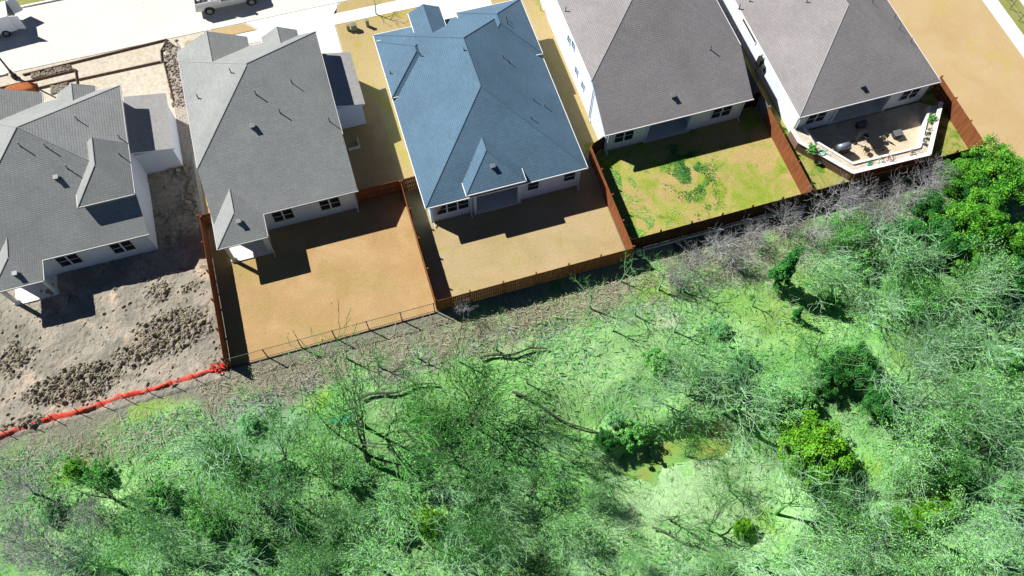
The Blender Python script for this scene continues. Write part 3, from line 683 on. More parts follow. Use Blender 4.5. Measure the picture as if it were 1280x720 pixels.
board_fence((30.52, 9.6), (31.8, 10.1), 'short dark board gate fence at the corner of the tall white walled house', M['fence_dark'], name='fence_gate', gap=1.4)
board_fence((0.03, 11.9), (1.4, 11.9), 'short board gate fence left of the porch house', M['fence_cedar'], name='fence_gate', gap=1.4)
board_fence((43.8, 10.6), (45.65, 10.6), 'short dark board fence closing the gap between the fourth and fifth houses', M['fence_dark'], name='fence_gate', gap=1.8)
# black metal rail fence
t = empty('rail_fence', (7.6, 0, 0), 'thin black metal rail fence along the rear of the left tan yard', 'fence')
g = MB()
for z in (.12, 1.5): g.box(.1, 15.1, -.015, .015, z, z + .035)
g.build('rail', M['metal_dark'], t)
g = MB(); x = .2
while x < 15.0: g.box(x - .005, x + .005, -.005, .005, .12, 1.5); x += .15
g.build('picket', M['metal_dark'], t)
for i in range(7):
    x = .15 + 14.9 * i / 6; g = MB(); g.box(x - .035, x + .035, -.035, .035, 0, 1.6); g.build('post', M['metal_dark'], t)
# low rubble kerb under the rail fence
g = MB(); g.box(.1, 15.2, -.12, -.06, 0, .07); struct('kerb_strip', g, M['metal_dark'])
# wire fence on the verge, right edge
t = empty('wire_fence', (72.6, 14, 0), 'thin dark wire fence on the grass verge at the right edge', 'fence')
for i in range(7):
    y = 9.5 + i * 1.5; g = MB(); g.tube([(72.5, y, 0), (72.5, y, 1.1)], .03, 6); g.build('post', M['metal_dark'], t)
g = MB()
for z in (.5, 1.05): g.tube([(72.5, 9.5, z), (72.5, 18.5, z)], .015, 4)
g.build('rail', M['metal_dark'], t)

# orange silt fence
silt = mottled('silt_fabric', [lin(226, 62, 48, .6), lin(246, 92, 76, .62), lin(232, 140, 122, .6)], 1.2, 6, .8, .3, .03)
t = empty('silt_fence', (-8, -0.35, 0), 'sagging orange red plastic silt fence along the edge of the muddy lot', 'fence')
KP = [Vector((-19.5, -0.75)), Vector((-15.9, -.62)), Vector((-13.76, -.39)), Vector((-10.5, -.36)), Vector((-7.8, -.21)), Vector((-4, -.2)), Vector((-.45, .02))]
g = MB(); n = 0; rr = random.Random(9); rows = []
for a, b in zip(KP[:-1], KP[1:]):
    L = (b - a).length; k = int(L / .12)
    for i in range(k):
        p = a.lerp(b, i / k); ph = p.x * 1.1
        lean = .15 + .08 * math.sin(ph * 1.3) + .18 * noise.noise(Vector((p.x * 2, 0, 0))); hh = .26 + .07 * math.sin(ph * 2.1) + .1 * noise.noise(Vector((p.x * 3, 1, 0)))
        wv = .05 * noise.noise(Vector((p.x * 6, 3, 0)))
        rows.append([(p.x, p.y - .1 + wv, 0.02), (p.x, p.y - .05 + lean * .4 + wv, hh * .5), (p.x + wv, p.y + lean, hh), (p.x, p.y + lean + .1, hh * .93), (p.x, p.y + .26 + wv, .1 + .05 * math.sin(ph * 7))])
for i, r_ in enumerate(rows):
    g.v += r_
    if i:
        for j in range(4): g.f.append(((i - 1) * 5 + j, i * 5 + j, i * 5 + j + 1, (i - 1) * 5 + j + 1)); g.m.append(0)
g.build('fabric', silt, t, True)
for i in range(12):
    x = -18.6 + i * 1.62; y = -.35 + .02 * x * .5; g = MB(); g.tube([(x, y, 0), (x + rr.uniform(-.1, .1), y + .15, .95)], .03, 5); g.build('stake', M['form_wood'], t)
g = MB(); q = U(278, 464)
for i in range(60):
    a = rr.uniform(0, 6.3); d = rr.uniform(0, .7); x, y, z = q.x + d * math.cos(a), q.y + .2 + d * .6 * math.sin(a), rr.uniform(.02, .4)
    g.add([(x, y, z), (x + rr.uniform(-.35, .35), y + rr.uniform(-.2, .3), z + rr.uniform(-.1, .2)), (x + rr.uniform(-.2, .2), y + .2, z + .1), (x - .1, y + .1, z)], [(0, 1, 2, 3)])
tag(g.build('plastic_heap', silt), 'crumpled heap of orange red and pale plastic at the fence corner', 'plastic sheet')

# form boards in the first front yard
def formb(a, b, label):
    a, b = Vector(a), Vector(b); d = (b - a).normalized(); n = Vector((-d.y, d.x)) * .04; g = MB(); g.prism([a - n, b - n, b + n, a + n], .02, .17)
    tag(g.build('form_board', M['form_wood']), label, 'board', 'concrete form boards in the front yard')
formb((-12.7, 31.0), (-.6, 31.5), 'long form board on the street side of the left front yard')
formb((-8.3, 29.2), (-1.45, 29.2), 'long form board nearest the leftmost house')
formb((-14.6, 30.1), (-8.35, 30.3), 'form board running to the left edge beside the lamp pole')
formb((-8.4, 27.9), (-8.45, 30.28), 'short form board across the left end of the forms')
formb((-1.35, 29.15), (-1.3, 30.3), 'short form board across the right end of the forms')
formb((-1.3, 30.32), (-.6, 31.45), 'short slanting form board at the corner by the gravel')
formb((-12.2, 29.2), (-8.5, 29.3), 'form board half hidden behind the leftmost house')
formb((-.95, 24.8), (-1.2, 29.1), 'form board along the gravel beside the leftmost house')
formb((-9.6, 31.1), (-8.5, 30.35), 'short slanting form board at the left corner')
# rubble by the forms
g = MB()
for i in range(900):
    k = i % 3; x, y = ((rr.uniform(-12, -8.8), rr.uniform(30.4, 31.0)) if k == 0 else (rr.uniform(-10.5, -9.2), rr.uniform(28.3, 29.1)) if k == 1 else (rr.uniform(-1.1, .2), rr.uniform(24, 31.3)))
    r = rr.uniform(.03, .1); g.box(x - r, x + r * rr.random(), y - r * rr.random(), y + r, .03, .04 + r)
tag(g.build('stone_rubble', mottled('stone', [lin(90, 80, 70), lin(200, 188, 172)], 6, 15, 1, 0)), 'scattered stones and dirt between the form boards', 'rubble', kind='stuff')
# orange clay heap
g = MB(); q = U(24, 112, .3); N = 18
for j in range(N):
    for i in range(N):
        u, v = i / (N - 1) * 2 - 1, j / (N - 1) * 2 - 1; d = max(0, 1 - u ** 4 - v ** 4)
        g.v.append((q.x + u * 1.35, q.y + v * .6, d ** .5 * .62 + .08 * noise.noise(Vector((u * 3, v * 3, 1))) * d))
g.f = [(j * N + i, j * N + i + 1, (j + 1) * N + i + 1, (j + 1) * N + i) for j in range(N - 1) for i in range(N - 1)]; g.m = [0] * len(g.f)
tag(g.build('clay_heap', M['clay'], smooth=True), 'heap of orange clay in front of the leftmost house', 'soil heap')
# street lamp
t = empty('street_lamp', (-13.36, 30.96, 0), 'tall dark street lamp pole at the left edge beside the road', 'street lamp')
g = MB(); g.lathe((-13.36, 30.96, 0), [(.24, 0), (.24, .3), (.14, .4), (.12, .9)], 12); g.build('base', M['metal_dark'], t)
g = MB(); g.tube([(-13.36, 30.96, .3), (-13.36, 30.96, 7.5)], [.085, .05], 10); g.build('pole', M['metal_dark'], t)
g = MB(); g.tube([(-13.36, 30.96, 7.4), (-13.36, 31.6, 7.9), (-13.36, 32.4, 7.95)], .04, 8); g.build('arm', M['metal_dark'], t)
g = MB(); g.box(-13.5, -13.22, 32.3, 32.95, 7.88, 8.02); g.build('lamp_head', M['metal_dark'], t, bevel=.03)
# utility pedestals, sapling in the front yard of the blue roofed house
for i, (px, py, w, hh, lb) in enumerate([(436, 38, .14, .55, 'slim green utility post, leftmost of three on the front lawn'), (443, 37, .25, .6, 'wider utility box in the middle of three on the front lawn'), (460, 33, .14, .7, 'slim utility post nearest the staked sapling')]):
    q = U(px, py); t = empty('utility_box', (q.x, q.y, 0), lb, 'utility box', 'utility boxes on the front lawn')
    g = MB(); g.box(q.x - w, q.x + w, q.y - w * .7, q.y + w * .7, 0, hh); g.build('cabinet', plain('util%d' % i, lin(160, 160, 130, .5)), t, bevel=.02)
    g = MB(); g.box(q.x - w - .02, q.x + w + .02, q.y - w * .7 - .02, q.y + w * .7 + .02, hh + .003, hh + .05); g.build('lid', plain('utlid%d' % i, lin(140, 145, 120, .5)), t)

# ---------------------------------------------------------------- vehicles
paint = plain('paint_silver', (.44, .45, .46), .28, .6, .03, 1, .35); tyre = plain('tyre', (.02, .02, .02), .9); rim = plain('rim', (.35, .35, .36), .35, .5, .05, 3, .7)
paintw = plain('paint_white', (.66, .70, .74), .3, .5, .03)
lightm = plain('lamp_red', (.35, .03, .02), .3); lampc = plain('lamp_clear', (.7, .7, .68), .15, .6)
def wheel(par, x, y, side, r=.4):
    g = MB(); 
    g.tube([(x, y - side * .13, r), (x, y - side * .11, r), (x, y + side * .11, r), (x, y + side * .13, r)], [r * .92, r, r, r * .92], 20); w = g.build('wheel', tyre, par)
    g = MB(); g.tube([(x, y + side * .10, r), (x, y + side * .145, r)], [r * .6, r * .55], 14); g.build('rim', rim, w)
def pickup(cx, cy, rot, label):
    t = bpy.data.objects.new('pickup_truck', None); C.objects.link(t); tag(t, label, 'pickup truck'); WORLD_POS[t] = Vector((0, 0, 0))
    L, Wd = 5.7, .98
    g = MB()  # lower body: side profile extruded, front = +x
    g.add([(-2.85, -Wd, .55), (2.8, -Wd, .5), (2.88, -Wd, .78), (2.82, -Wd, 1.02), (1.25, -Wd, 1.16), (-2.85, -Wd, 1.10)] + [(-2.85, Wd, .55), (2.8, Wd, .5), (2.88, Wd, .78), (2.82, Wd, 1.02), (1.25, Wd, 1.16), (-2.85, Wd, 1.10)],
          [(0, 1, 2, 3, 4, 5), (11, 10, 9, 8, 7, 6)] + [(i, 6 + i, 6 + (i + 1) % 6, (i + 1) % 6) for i in range(6) if i != 4] + [(4, 10, 11, 5)])
    g.build('body', paint, t, bevel=.07)
    g = MB(); w2 = .80; g.add([(-.75, -Wd + .02, 1.12), (1.2, -Wd + .02, 1.16), (.55, -w2, 1.78), (-.6, -w2, 1.80), (-.75, Wd - .02, 1.12), (1.2, Wd - .02, 1.16), (.55, w2, 1.78), (-.6, w2, 1.80)],
                      [(0, 1, 2, 3), (7, 6, 5, 4), (1, 5, 6, 2), (2, 6, 7, 3), (3, 7, 4, 0), (0, 4, 5, 1)]); g.build('cab', paint, t, bevel=.05)
    g = MB()
    for s in (-1, 1):
        y1, y2 = s * (Wd + .003), s * (w2 + .012); f = [(0, 1, 2, 3)] if s < 0 else [(3, 2, 1, 0)]
        lo = lambda z: s * (Wd - .02 + (w2 - Wd + .02) * (z - 1.13) / .66 + .012)
        g.add([(-.60, lo(1.2), 1.2), (.2, lo(1.2), 1.2), (.2, lo(1.68), 1.68), (-.5, lo(1.68), 1.68)], f); g.add([(.27, lo(1.2), 1.2), (.98, lo(1.2), 1.2), (.52, lo(1.68), 1.68), (.27, lo(1.68), 1.68)], f)
    g.build('side_window', M['glass'], t)
    g = MB(); g.add([(1.14, -.82, 1.24), (1.14, .82, 1.24), (.62, .72, 1.73), (.62, -.72, 1.73)], [(0, 1, 2, 3)]); g.build('windscreen', M['glass'], t)
    g = MB(); g.box(-2.75, -.85, -.8, .8, 1.101, 1.112); g.build('bed_floor', M['metal_dark'], t)
    g = MB(); g.box(-2.8, -.8, -.97, -.85, 1.115, 1.42); g.box(-2.8, -.8, .85, .97, 1.115, 1.42); g.box(-2.84, -2.76, -.97, .97, .7, 1.42); g.build('bed_side', paint, t, bevel=.02)
    rr = random.Random(4)
    g = MB()
    for i in range(5): x = -2.6 + i * .38; g.box(x, x + .28, rr.uniform(-.7, 0), rr.uniform(.2, .75), 1.12, rr.uniform(1.3, 1.6))
    g.tube([(-2.7, -.5, 1.7), (-.9, .3, 1.75)], .04, 6); g.tube([(-2.7, .5, 1.66), (-.9, -.3, 1.7)], .04, 6)
    g.build('tool_rack', plain('tools', (.35, .35, .36), .5), t)
    for x in (-1.85, 1.85):
        for s in (-1, 1):
            a = MB(); a.tube([(x, s * (Wd - .06), .46), (x, s * (Wd + .004), .46)], .47, 20); a.build('wheel_arch', M['metal_dark'], t); wheel(t, x, s * (Wd - .09), s)
    for s in (-1, 1):
        g = MB(); g.box(2.78, 2.9, s * .72 - .16, s * .72 + .16, .8, .95); g.build('headlight', lampc, t)
        g = MB(); g.box(-2.88, -2.845, s * .9 - .06, s * .9 + .06, .75, 1.05); g.build('tail_light', lightm, t)
        g = MB(); g.box(.95, 1.12, s * 1.1 - .1, s * 1.1 + .1, 1.2, 1.36); g.build('mirror', paint, t)
    g = MB(); g.box(2.84, 2.98, -.9, .9, .45, .66); g.box(-2.98, -2.86, -.85, .85, .5, .66); g.build('bumper', M['metal_grey'], t)
    t.location = (cx, cy, .03); t.rotation_euler = (0, 0, rot); return t
pickup(5.25, 34.3, R(1.0), 'silver pickup truck with loaded bed parked on the road')
t = bpy.data.objects.new('cargo_van', None); C.objects.link(t); tag(t, 'white cargo van with open rear doors cut by the left picture edge', 'van'); WORLD_POS[t] = Vector((0, 0, 0))
g = MB(); g.add([(-5.4, -.98, .4), (0, -.98, .4), (0, -.93, 2.05), (-3.9, -.93, 2.05), (-4.6, -.96, 1.3), (-5.4, -.98, 1.1), (-5.4, .98, .4), (0, .98, .4), (0, .93, 2.05), (-3.9, .93, 2.05), (-4.6, .96, 1.3), (-5.4, .98, 1.1)],
               [(0, 1, 2, 3, 4, 5), (11, 10, 9, 8, 7, 6)] + [(i, 6 + i, 6 + (i + 1) % 6, (i + 1) % 6) for i in range(6)]); g.build('body', paintw, t, bevel=.06)
for s in (-1, 1):
    g = MB(); a = R(35); x1, y1 = .9 * math.cos(a), s * (.93 + .9 * math.sin(a) * .4); n = Vector((0, .03))
    g.add([(0.02, s * .93, .5), (x1, y1, .5), (x1, y1, 2.0), (0.02, s * .93, 2.0), (0.02, s * .88, .5), (x1, y1 - s * .05, .5), (x1, y1 - s * .05, 2.0), (0.02, s * .88, 2.0)], [(0, 1, 2, 3), (7, 6, 5, 4), (1, 5, 6, 2), (3, 2, 6, 7), (0, 4, 5, 1), (0, 3, 7, 4)]); g.build('door', paintw, t)
g = MB(); g.box(0.003, .02, -.85, .85, .55, 1.95); g.build('cargo_opening', M['metal_dark'], t)
g = MB(); g.add([(-4.02, -.85, 1.98), (-4.02, .85, 1.98), (-4.62, .88, 1.36), (-4.62, -.88, 1.36)], [(3, 2, 1, 0)]); g.build('windscreen', M['glass'], t)
for x in (-4.4, -1.0):
    for s in (-1, 1): wheel(t, x, s * .86, s, .36)
t.location = (-12.75, 36.7, .03); t.rotation_euler = (0, 0, R(4))

# ---------------------------------------------------------------- trees
def bark(name, c1, c2):
    m, nt, b = new_mat(name, .9, .15); v = tcoord(nt); n = noise_node(nt, v, 1.7, 4, .6)
    oi = nt.nodes.new('ShaderNodeObjectInfo'); c = ramp(nt, n, [(.3, c1), (.7, c2)])
    hv = nt.nodes.new('ShaderNodeHueSaturation'); mr = nt.nodes.new('ShaderNodeMapRange')
    mr.inputs[3].default_value = .75; mr.inputs[4].default_value = 1.25
    nt.links.new(oi.outputs['Random'], mr.inputs[0]); nt.links.new(mr.outputs[0], hv.inputs['Value']); nt.links.new(c, hv.inputs['Color'])
    nt.links.new(hv.outputs[0], b.inputs['Base Color']); return m
M['bark_dark'] = bark('bark_dark', (.045, .055, .04), (.12, .13, .095))
M['twig_pale'] = bark('twig_pale', lin(146, 206, 150, .54), lin(192, 232, 188, .58))
M['twig_mid'] = bark('twig_mid', lin(104, 178, 98, .58), lin(156, 222, 130, .58))
M['twig_grey'] = bark('twig_grey', lin(168, 168, 172, .6), lin(206, 204, 204, .6))
M['twig_dark'] = bark('twig_dark', lin(70, 146, 66, .54), lin(116, 190, 92, .54))
def leafmat(name, c1, c2, c3):
    m, nt, b = new_mat(name, .7, .2); v = tcoord(nt); n = noise_node(nt, v, 1.1, 5, .7); n2 = noise_node(nt, v, 13, 2, .5)
    c = ramp(nt, n, [(.32, c1), (.5, c2), (.68, c3)]); g2 = ramp(nt, n2, [(.3, (.7,) * 3), (.7, (1.3,) * 3)])
    c = mixc(nt, 1, c, g2, 'MULTIPLY'); nt.links.new(c, b.inputs['Base Color'])
    b.inputs['Transmission Weight'].default_value = 0.0
    return m
M['leaf_bright'] = leafmat('leaf_bright', lin(50, 126, 34, .6), lin(92, 176, 46, .6), lin(150, 216, 64, .6))
M['leaf_deep'] = leafmat('leaf_deep', lin(34, 104, 44, .55), lin(64, 148, 62, .55), lin(112, 188, 80, .55))
M['leaf_mid'] = leafmat('leaf_mid', lin(74, 150, 66, .66), lin(108, 188, 90, .66), lin(148, 218, 108, .66))
M['leaf_yellow'] = leafmat('leaf_yellow', lin(60, 136, 24, .6), lin(108, 186, 36, .6), lin(160, 224, 56, .62))
M['leaf_fresh'] = leafmat('leaf_fresh', lin(96, 182, 80, .66), lin(132, 212, 100, .66), lin(166, 230, 112, .66))
M['leaf_pale'] = leafmat('leaf_pale', lin(100, 178, 112, .6), lin(132, 210, 136, .6), lin(164, 224, 146, .6))

def bare(seed, H, spread,  n1=9, n2=6, n3=5, n4=3, tw=.018, trunks=1, upright=.35, bend=.22, leaf=0):
    rr = random.Random(seed); T = MB(); Cn = MB(); F = MB()
    def rv(k): return Vector((rr.gauss(0, k), rr.gauss(0, k), rr.gauss(0, k)))
    def branch(p, d, L, r, lv, mb, nseg):
        pts = [p.copy()]; rad = [r]; dd = d.normalized(); st = L / nseg
        for i in range(nseg):
            dd = (dd + rv(bend * (.35 if lv == 0 else 1)) + Vector((0, 0, upright * (.12 if lv else .3)))).normalized()
            p = p + dd * st; pts.append(p.copy()); rad.append(max(tw * .6, r * (1 - .72 * (i + 1) / nseg)))
        mb.tube(pts, rad, 7 if lv == 0 else 5 if lv == 1 else 3, cap=False); return pts, rad
    def grow(p, d, L, r, lv):
        pts, rad = branch(p, d, L, r, lv, T if lv < 2 else Cn, (7, 6, 5, 4, 3)[lv])
        if lv >= 3 and leaf:
            for q in range(leaf):
                c = pts[rr.randint(1, len(pts) - 1)] + rv(.16); sz = rr.uniform(.04, .085); u = rv(1).normalized(); w_ = u.orthogonal().normalized()
                F.add([c - u * sz, c - w_ * sz * .6, c + u * sz, c + w_ * sz * .6], [(0, 1, 2, 3)])
        if lv >= 4: return
        cnt = (n1, n2, n3, n4)[lv]
        for k in range(cnt):
            t = rr.uniform(.35 if lv == 0 else .2, 1.0) if k else 1.0; f = t * (len(pts) - 1); i = min(int(f), len(pts) - 2)
            q = pts[i].lerp(pts[i + 1], f - i); ax = (pts[i + 1] - pts[i]).normalized()
            side = ax.cross(rv(1)).normalized(); ang = R(rr.uniform(25, 62)) if k else R(rr.uniform(5, 20))
            nd = ax * math.cos(ang) + side * math.sin(ang) * (1 + spread * .3)
            grow(q, nd, L * rr.uniform(.42, .68) * (1.1 if lv == 0 else 1), max(tw, rad[i] * rr.uniform(.5, .7)), lv + 1)
    for k in range(trunks):
        a = rr.uniform(0, 6.3); d = Vector((math.cos(a) * (.1 + .45 * (trunks > 1)), math.sin(a) * (.1 + .45 * (trunks > 1)), 1))
        grow(Vector((0, 0, -.3)) + Vector((math.cos(a), math.sin(a), 0)) * .12 * (trunks > 1), d, H * rr.uniform(.55, .7), H * .018 / (trunks ** .5) + .03, 0)
    return T, Cn, F
PARK = []
def proto_bare(name, seed, twm, tkm, lfm='leaf_fresh', **kw):
    T, Cn, F = bare(seed, **kw); r = bpy.data.objects.new(name, None); WORLD_POS[r] = Vector((0, 0, 0))
    a = T.build('trunk', M[tkm], None); b = Cn.build('crown', M[twm], None); a.parent = r; b.parent = r
    if F.v: c = F.build('foliage', M[lfm], None); c.parent = r; PARK.append((r, a, b, c))
    else: PARK.append((r, a, b))
    return r
def leafy(name, seed, rx, rz, nclump, nleaf, leafm, size=.16, base=.3, cone=False, twigm='twig_dark'):
    rr = random.Random(seed); T = MB(); Cn = MB(); cl = []
    for i in range(nclump):
        while True:
            v = Vector((rr.uniform(-1, 1), rr.uniform(-1, 1), rr.uniform(-.8, 1)))
            if .25 < v.length < 1: break
        if cone: k = (1 - (v.z + 1) / 2) * .95 + .05; v = Vector((v.x * k, v.y * k, v.z))
        v = v * rr.uniform(.75, 1.12); cl.append(Vector((v.x * rx, v.y * rx, base + rz * (1 + v.z))))
    hc = base + rz * .7
    for c in cl:
        T.tube([(0, 0, -.2), (c.x * .25, c.y * .25, hc * .6), tuple(c)], [.06 * rx ** .5, .035, .012], 4, cap=False)
        R0 = rr.uniform(.14, .34) * rx * (.85 if cone else .8); kk = rr.uniform(.6, 1.3)
        for j in range(int(nleaf * kk)):
            d = Vector((rr.gauss(0, 1), rr.gauss(0, 1), rr.gauss(0, .8))).normalized() * R0 * rr.random() ** .45; p = c + d
            s = size * rr.uniform(.6, 1.4); nn = (d.normalized() * .6 + Vector((rr.gauss(0, .6), rr.gauss(0, .6), rr.gauss(.5, .6)))).normalized(); u = nn.orthogonal().normalized(); u.rotate(Matrix.Rotation(rr.uniform(0, 6.3), 3, nn)); w = nn.cross(u)
            Cn.add([p - u * s, p - w * s * .5, p + u * s, p + w * s * .5], [(0, 1, 2, 3)])
    r = bpy.data.objects.new(name, None); WORLD_POS[r] = Vector((0, 0, 0))
    a = T.build('trunk', M[twigm], None); b = Cn.build('crown', M[leafm], None); a.parent = r; b.parent = r; PARK.append((r, a, b)); return r
def first_or_copy(root, state, *a, **kw): return copy_thing(root, *a, **kw)
BARE = {
 'pale': [proto_bare('bare_tree', s, 'twig_pale', 'twig_mid', H=hh, spread=sp, n1=9, n2=6, n3=4, n4=1, tw=.019, bend=.13, leaf=3 if s in (2, 4, 5) else 0, trunks=tk, upright=.5) for s, hh, sp, tk in ((1, 7, 1.2, 1), (2, 6.0, 1.3, 2), (3, 7.5, 1.0, 1), (4, 5.0, 1.4, 3), (5, 6.5, 1.2, 1))],
 'dark': [proto_bare('bare_tree', s, 'twig_dark', 'bark_dark', H=hh, spread=sp, n1=8, n2=5, n3=4, n4=1, tw=.024, bend=.14, leaf=1, trunks=tk, upright=.5) for s, hh, sp, tk in ((11, 8.5, 1.3, 1), (12, 7.5, 1.5, 2))],
 'deep': [proto_bare('bare_tree', s, 'twig_dark', 'bark_dark', H=hh, spread=sp, n1=8, n2=5, n3=4, n4=1, tw=.022, bend=.14, leaf=6, lfm='leaf_mid', trunks=tk, upright=.5) for s, hh, sp, tk in ((15, 8, 1.3, 1), (16, 6.5, 1.5, 3))],
 'grey': [proto_bare('bare_tree', s, 'twig_grey', 'twig_grey', H=hh, spread=sp, n1=8, n2=6, n3=4, n4=1, tw=.015, bend=.13, trunks=tk, upright=.7) for s, hh, sp, tk in ((21, 5.0, 1.3, 2), (22, 4.2, 1.6, 3))],
 'thin': [proto_bare('bare_tree', s, 'twig_mid', 'twig_pale', H=hh, spread=.8, n1=6, n2=4, n3=3, n4=0, tw=.022, bend=.12, trunks=1, upright=.6) for s, hh in ((31, 7), (32, 6))],
}
LEAF = {
 'bright': [leafy('leafy_tree', s, 2.3, 2.2, 90, 150, 'leaf_bright', .075) for s in (41, 42)],
 'deep': [leafy('leafy_tree', s, 2.0, 2.0, 100, 230, 'leaf_deep', .07) for s in (43, 44)],
 'mid': [leafy('leafy_shrub', s, 1.5, 1.0, 50, 110, 'leaf_mid', .09, .1) for s in (45, 46)],
 'yellow': [leafy('leafy_shrub', s, 2.0, 1.5, 100, 250, 'leaf_yellow', .07, .2) for s in (47,)],
 'pale': [leafy('leafy_shrub', s, 1.7, .9, 50, 90, 'leaf_pale', .08, .1) for s in (48, 49)],
 'cone': [leafy('conifer', 50, 1.0, 2.3, 110, 130, 'leaf_deep', .07, .2, True)],
}
ORD = ['first', 'second', 'third', 'fourth', 'fifth', 'sixth', 'seventh', 'eighth', 'ninth', 'tenth', 'eleventh', 'twelfth', 'thirteenth', 'fourteenth', 'fifteenth', 'sixteenth', 'seventeenth', 'eighteenth', 'nineteenth', 'twentieth']
rt = random.Random(77)
def put(root, px, py, zc, sc, label, group, cat, rz=None):
    q = U(px, py, zc); z = wild_h(q.x, q.y) if q.y < 5 else 0.0
    return copy_thing(root, (q.x, q.y, z), rt.uniform(0, 6.28) if rz is None else rz, (sc * rt.uniform(.9, 1.1), sc * rt.uniform(.9, 1.1), sc * rt.uniform(.9, 1.08)), label, group, cat)
# rows of trees: (where, kind, [(px, py, scale) of the crown centre])
ROWS = [
 ('among the silver bare trees by the dark rear fence', 'grey', 'silvery bare shrub', [(575, 385, .34), (868, 330, .5), (900, 308, .6), (945, 292, .55), (985, 280, .6), (1040, 268, .75), (1068, 255, .85), (1125, 250, .75), (1172, 218, .55), (1020, 290, .6), (920, 318, .6), (845, 345, .5), (1095, 268, .65), (1150, 232, .6)], 2.0),
 ('in the pale crowns right of the tan field corner', 'pale', 'pale bare tree', [(1110, 300, .8), (1150, 345, .9), (1200, 370, .9), (1250, 330, .9), (1275, 400, .9)], 3),
 ('right of the small conifer', 'pale', 'pale bare tree', [(1030, 320, .6), (1060, 355, .7), (1100, 385, .7), (1180, 410, .9), (1235, 440, .9)], 3),
 ('left of the dark green clump', 'pale', 'pale bare tree', [(820, 490, .55), (870, 485, .75), (915, 500, .85), (965, 505, .8), (1010, 470, .5)], 3),
 ('right of the dark green clump', 'pale', 'pale bare tree', [(1110, 485, 1.0), (1150, 540, .8), (1195, 520, .8), (1245, 500, .9), (1275, 560, .9)], 3),
 ('in the band below the yellow green bush', 'pale', 'pale bare tree', [(1000, 625, .9), (1050, 600, .4), (1090, 640, .7), (1140, 600, .6), (1190, 665, .9), (1240, 610, .8)], 3),
 ('along the bottom edge right of the clearing', 'pale', 'pale bare tree', [(960, 700, .9), (1020, 690, .9), (1080, 705, .7), (1150, 712, .8), (1215, 715, .9), (1270, 690, .9)], 3),
 ('along the bottom edge below the clearing', 'pale', 'pale bare tree', [(730, 700, .7), (790, 690, .6), (850, 712, .8), (905, 705, .5)], 2.5),
 ('around the left rim of the clearing', 'pale', 'pale bare tree', [(668, 600, .6), (690, 650, .9), (740, 615, .5), (745, 560, .4), (700, 560, .5)], 2.5),
 ('along the bottom edge left of the clearing', 'pale', 'pale bare tree', [(120, 705, .9), (200, 700, .8), (300, 705, .8), (380, 690, .7), (470, 705, .8), (560, 695, .8), (620, 700, .8)], 3),
 ('in the middle of the left thicket', 'pale', 'pale bare tree', [(250, 570, .5), (300, 600, .8), (360, 620, .7), (420, 640, .7), (500, 640, .8), (560, 610, .6), (620, 640, .8)], 3),
 ('on the grey brush at the left edge', 'grey', 'grey bare tree', [(15, 610, .8), (30, 680, 1.0), (75, 700, .8), (110, 640, .6)], 2.5),
 ('in the left thicket', 'dark', 'bare tree with dark trunk', [(130, 620, .8), (190, 590, .7), (240, 640, .8), (330, 640, .8), (390, 540, .8), (400, 600, .9), (450, 520, .9), (540, 540, .9), (600, 510, .8)], 3.5),
 ('in the left thicket', 'deep', 'dark twiggy tree', [(160, 660, .8), (220, 670, .9), (290, 560, .6), (350, 570, .8), (400, 665, .7), (520, 500, .7), (570, 570, .9), (640, 540, .8), (660, 610, .7), (600, 670, .8)], 3),
 ('below the black rail fence', 'thin', 'thin pale tree', [(430, 440, .55), (470, 450, .6), (520, 440, .5), (570, 440, .6), (620, 425, .6), (660, 470, .5)], 2.5),
 ('leaning over the pale upper clearing', 'thin', 'thin pale tree', [(740, 370, .6), (770, 400, .65), (800, 380, .6), (830, 345, .7), (850, 400, .7), (880, 430, .6), (920, 420, .6), (950, 370, .5), (860, 350, .6), (780, 340, .5)], 3),
 ('right of the small conifers', 'deep', 'dark twiggy tree', [(1050, 300, .6), (1090, 340, .8), (1130, 390, .7), (1030, 430, .7), (1180, 450, .7), (1160, 500, .8), (1230, 560, .7), (1100, 560, .8), (1060, 640, .7), (1180, 580, .6)], 2.5),
 ('standing in the clearing', 'dark', 'bare tree with dark trunk', [(870, 560, .35), (900, 650, .6), (850, 640, .5), (930, 600, .45)], 3),
 ('beside the clearing', 'palebush', 'pale green shrub', [(770, 520, .45), (930, 450, .6), (900, 410, .5)], 1),
 ('of the left thicket', 'palebush', 'pale green shrub', [(60, 640, .6), (310, 530, .55), (440, 600, .7), (520, 580, .6), (350, 590, .7)], 1),
 ('in the left thicket', 'midbush', 'mid green shrub', [(120, 590, .7), (170, 570, .6), (260, 650, .9), (310, 680, .8), (420, 700, .8), (540, 610, .7), (600, 600, .9), (640, 680, .9), (500, 665, .7), (200, 620, .8), (350, 655, .8)], 1),
 ('in the right thicket', 'midbush', 'mid green shrub', [(1080, 320, .9), (1110, 360, .9), (1040, 370, .6), (1150, 300, .9), (1200, 420, .9), (1230, 380, 1), (1270, 450, 1), (1150, 470, .7), (1240, 540, .8), (1270, 620, .9), (1130, 680, .8), (1200, 600, .6), (820, 450, .7), (850, 505, .6), (960, 490, .8), (1010, 500, .8), (1260, 290, .9), (880, 470, .6), (790, 540, .7), (740, 590, .5)], 1),
]
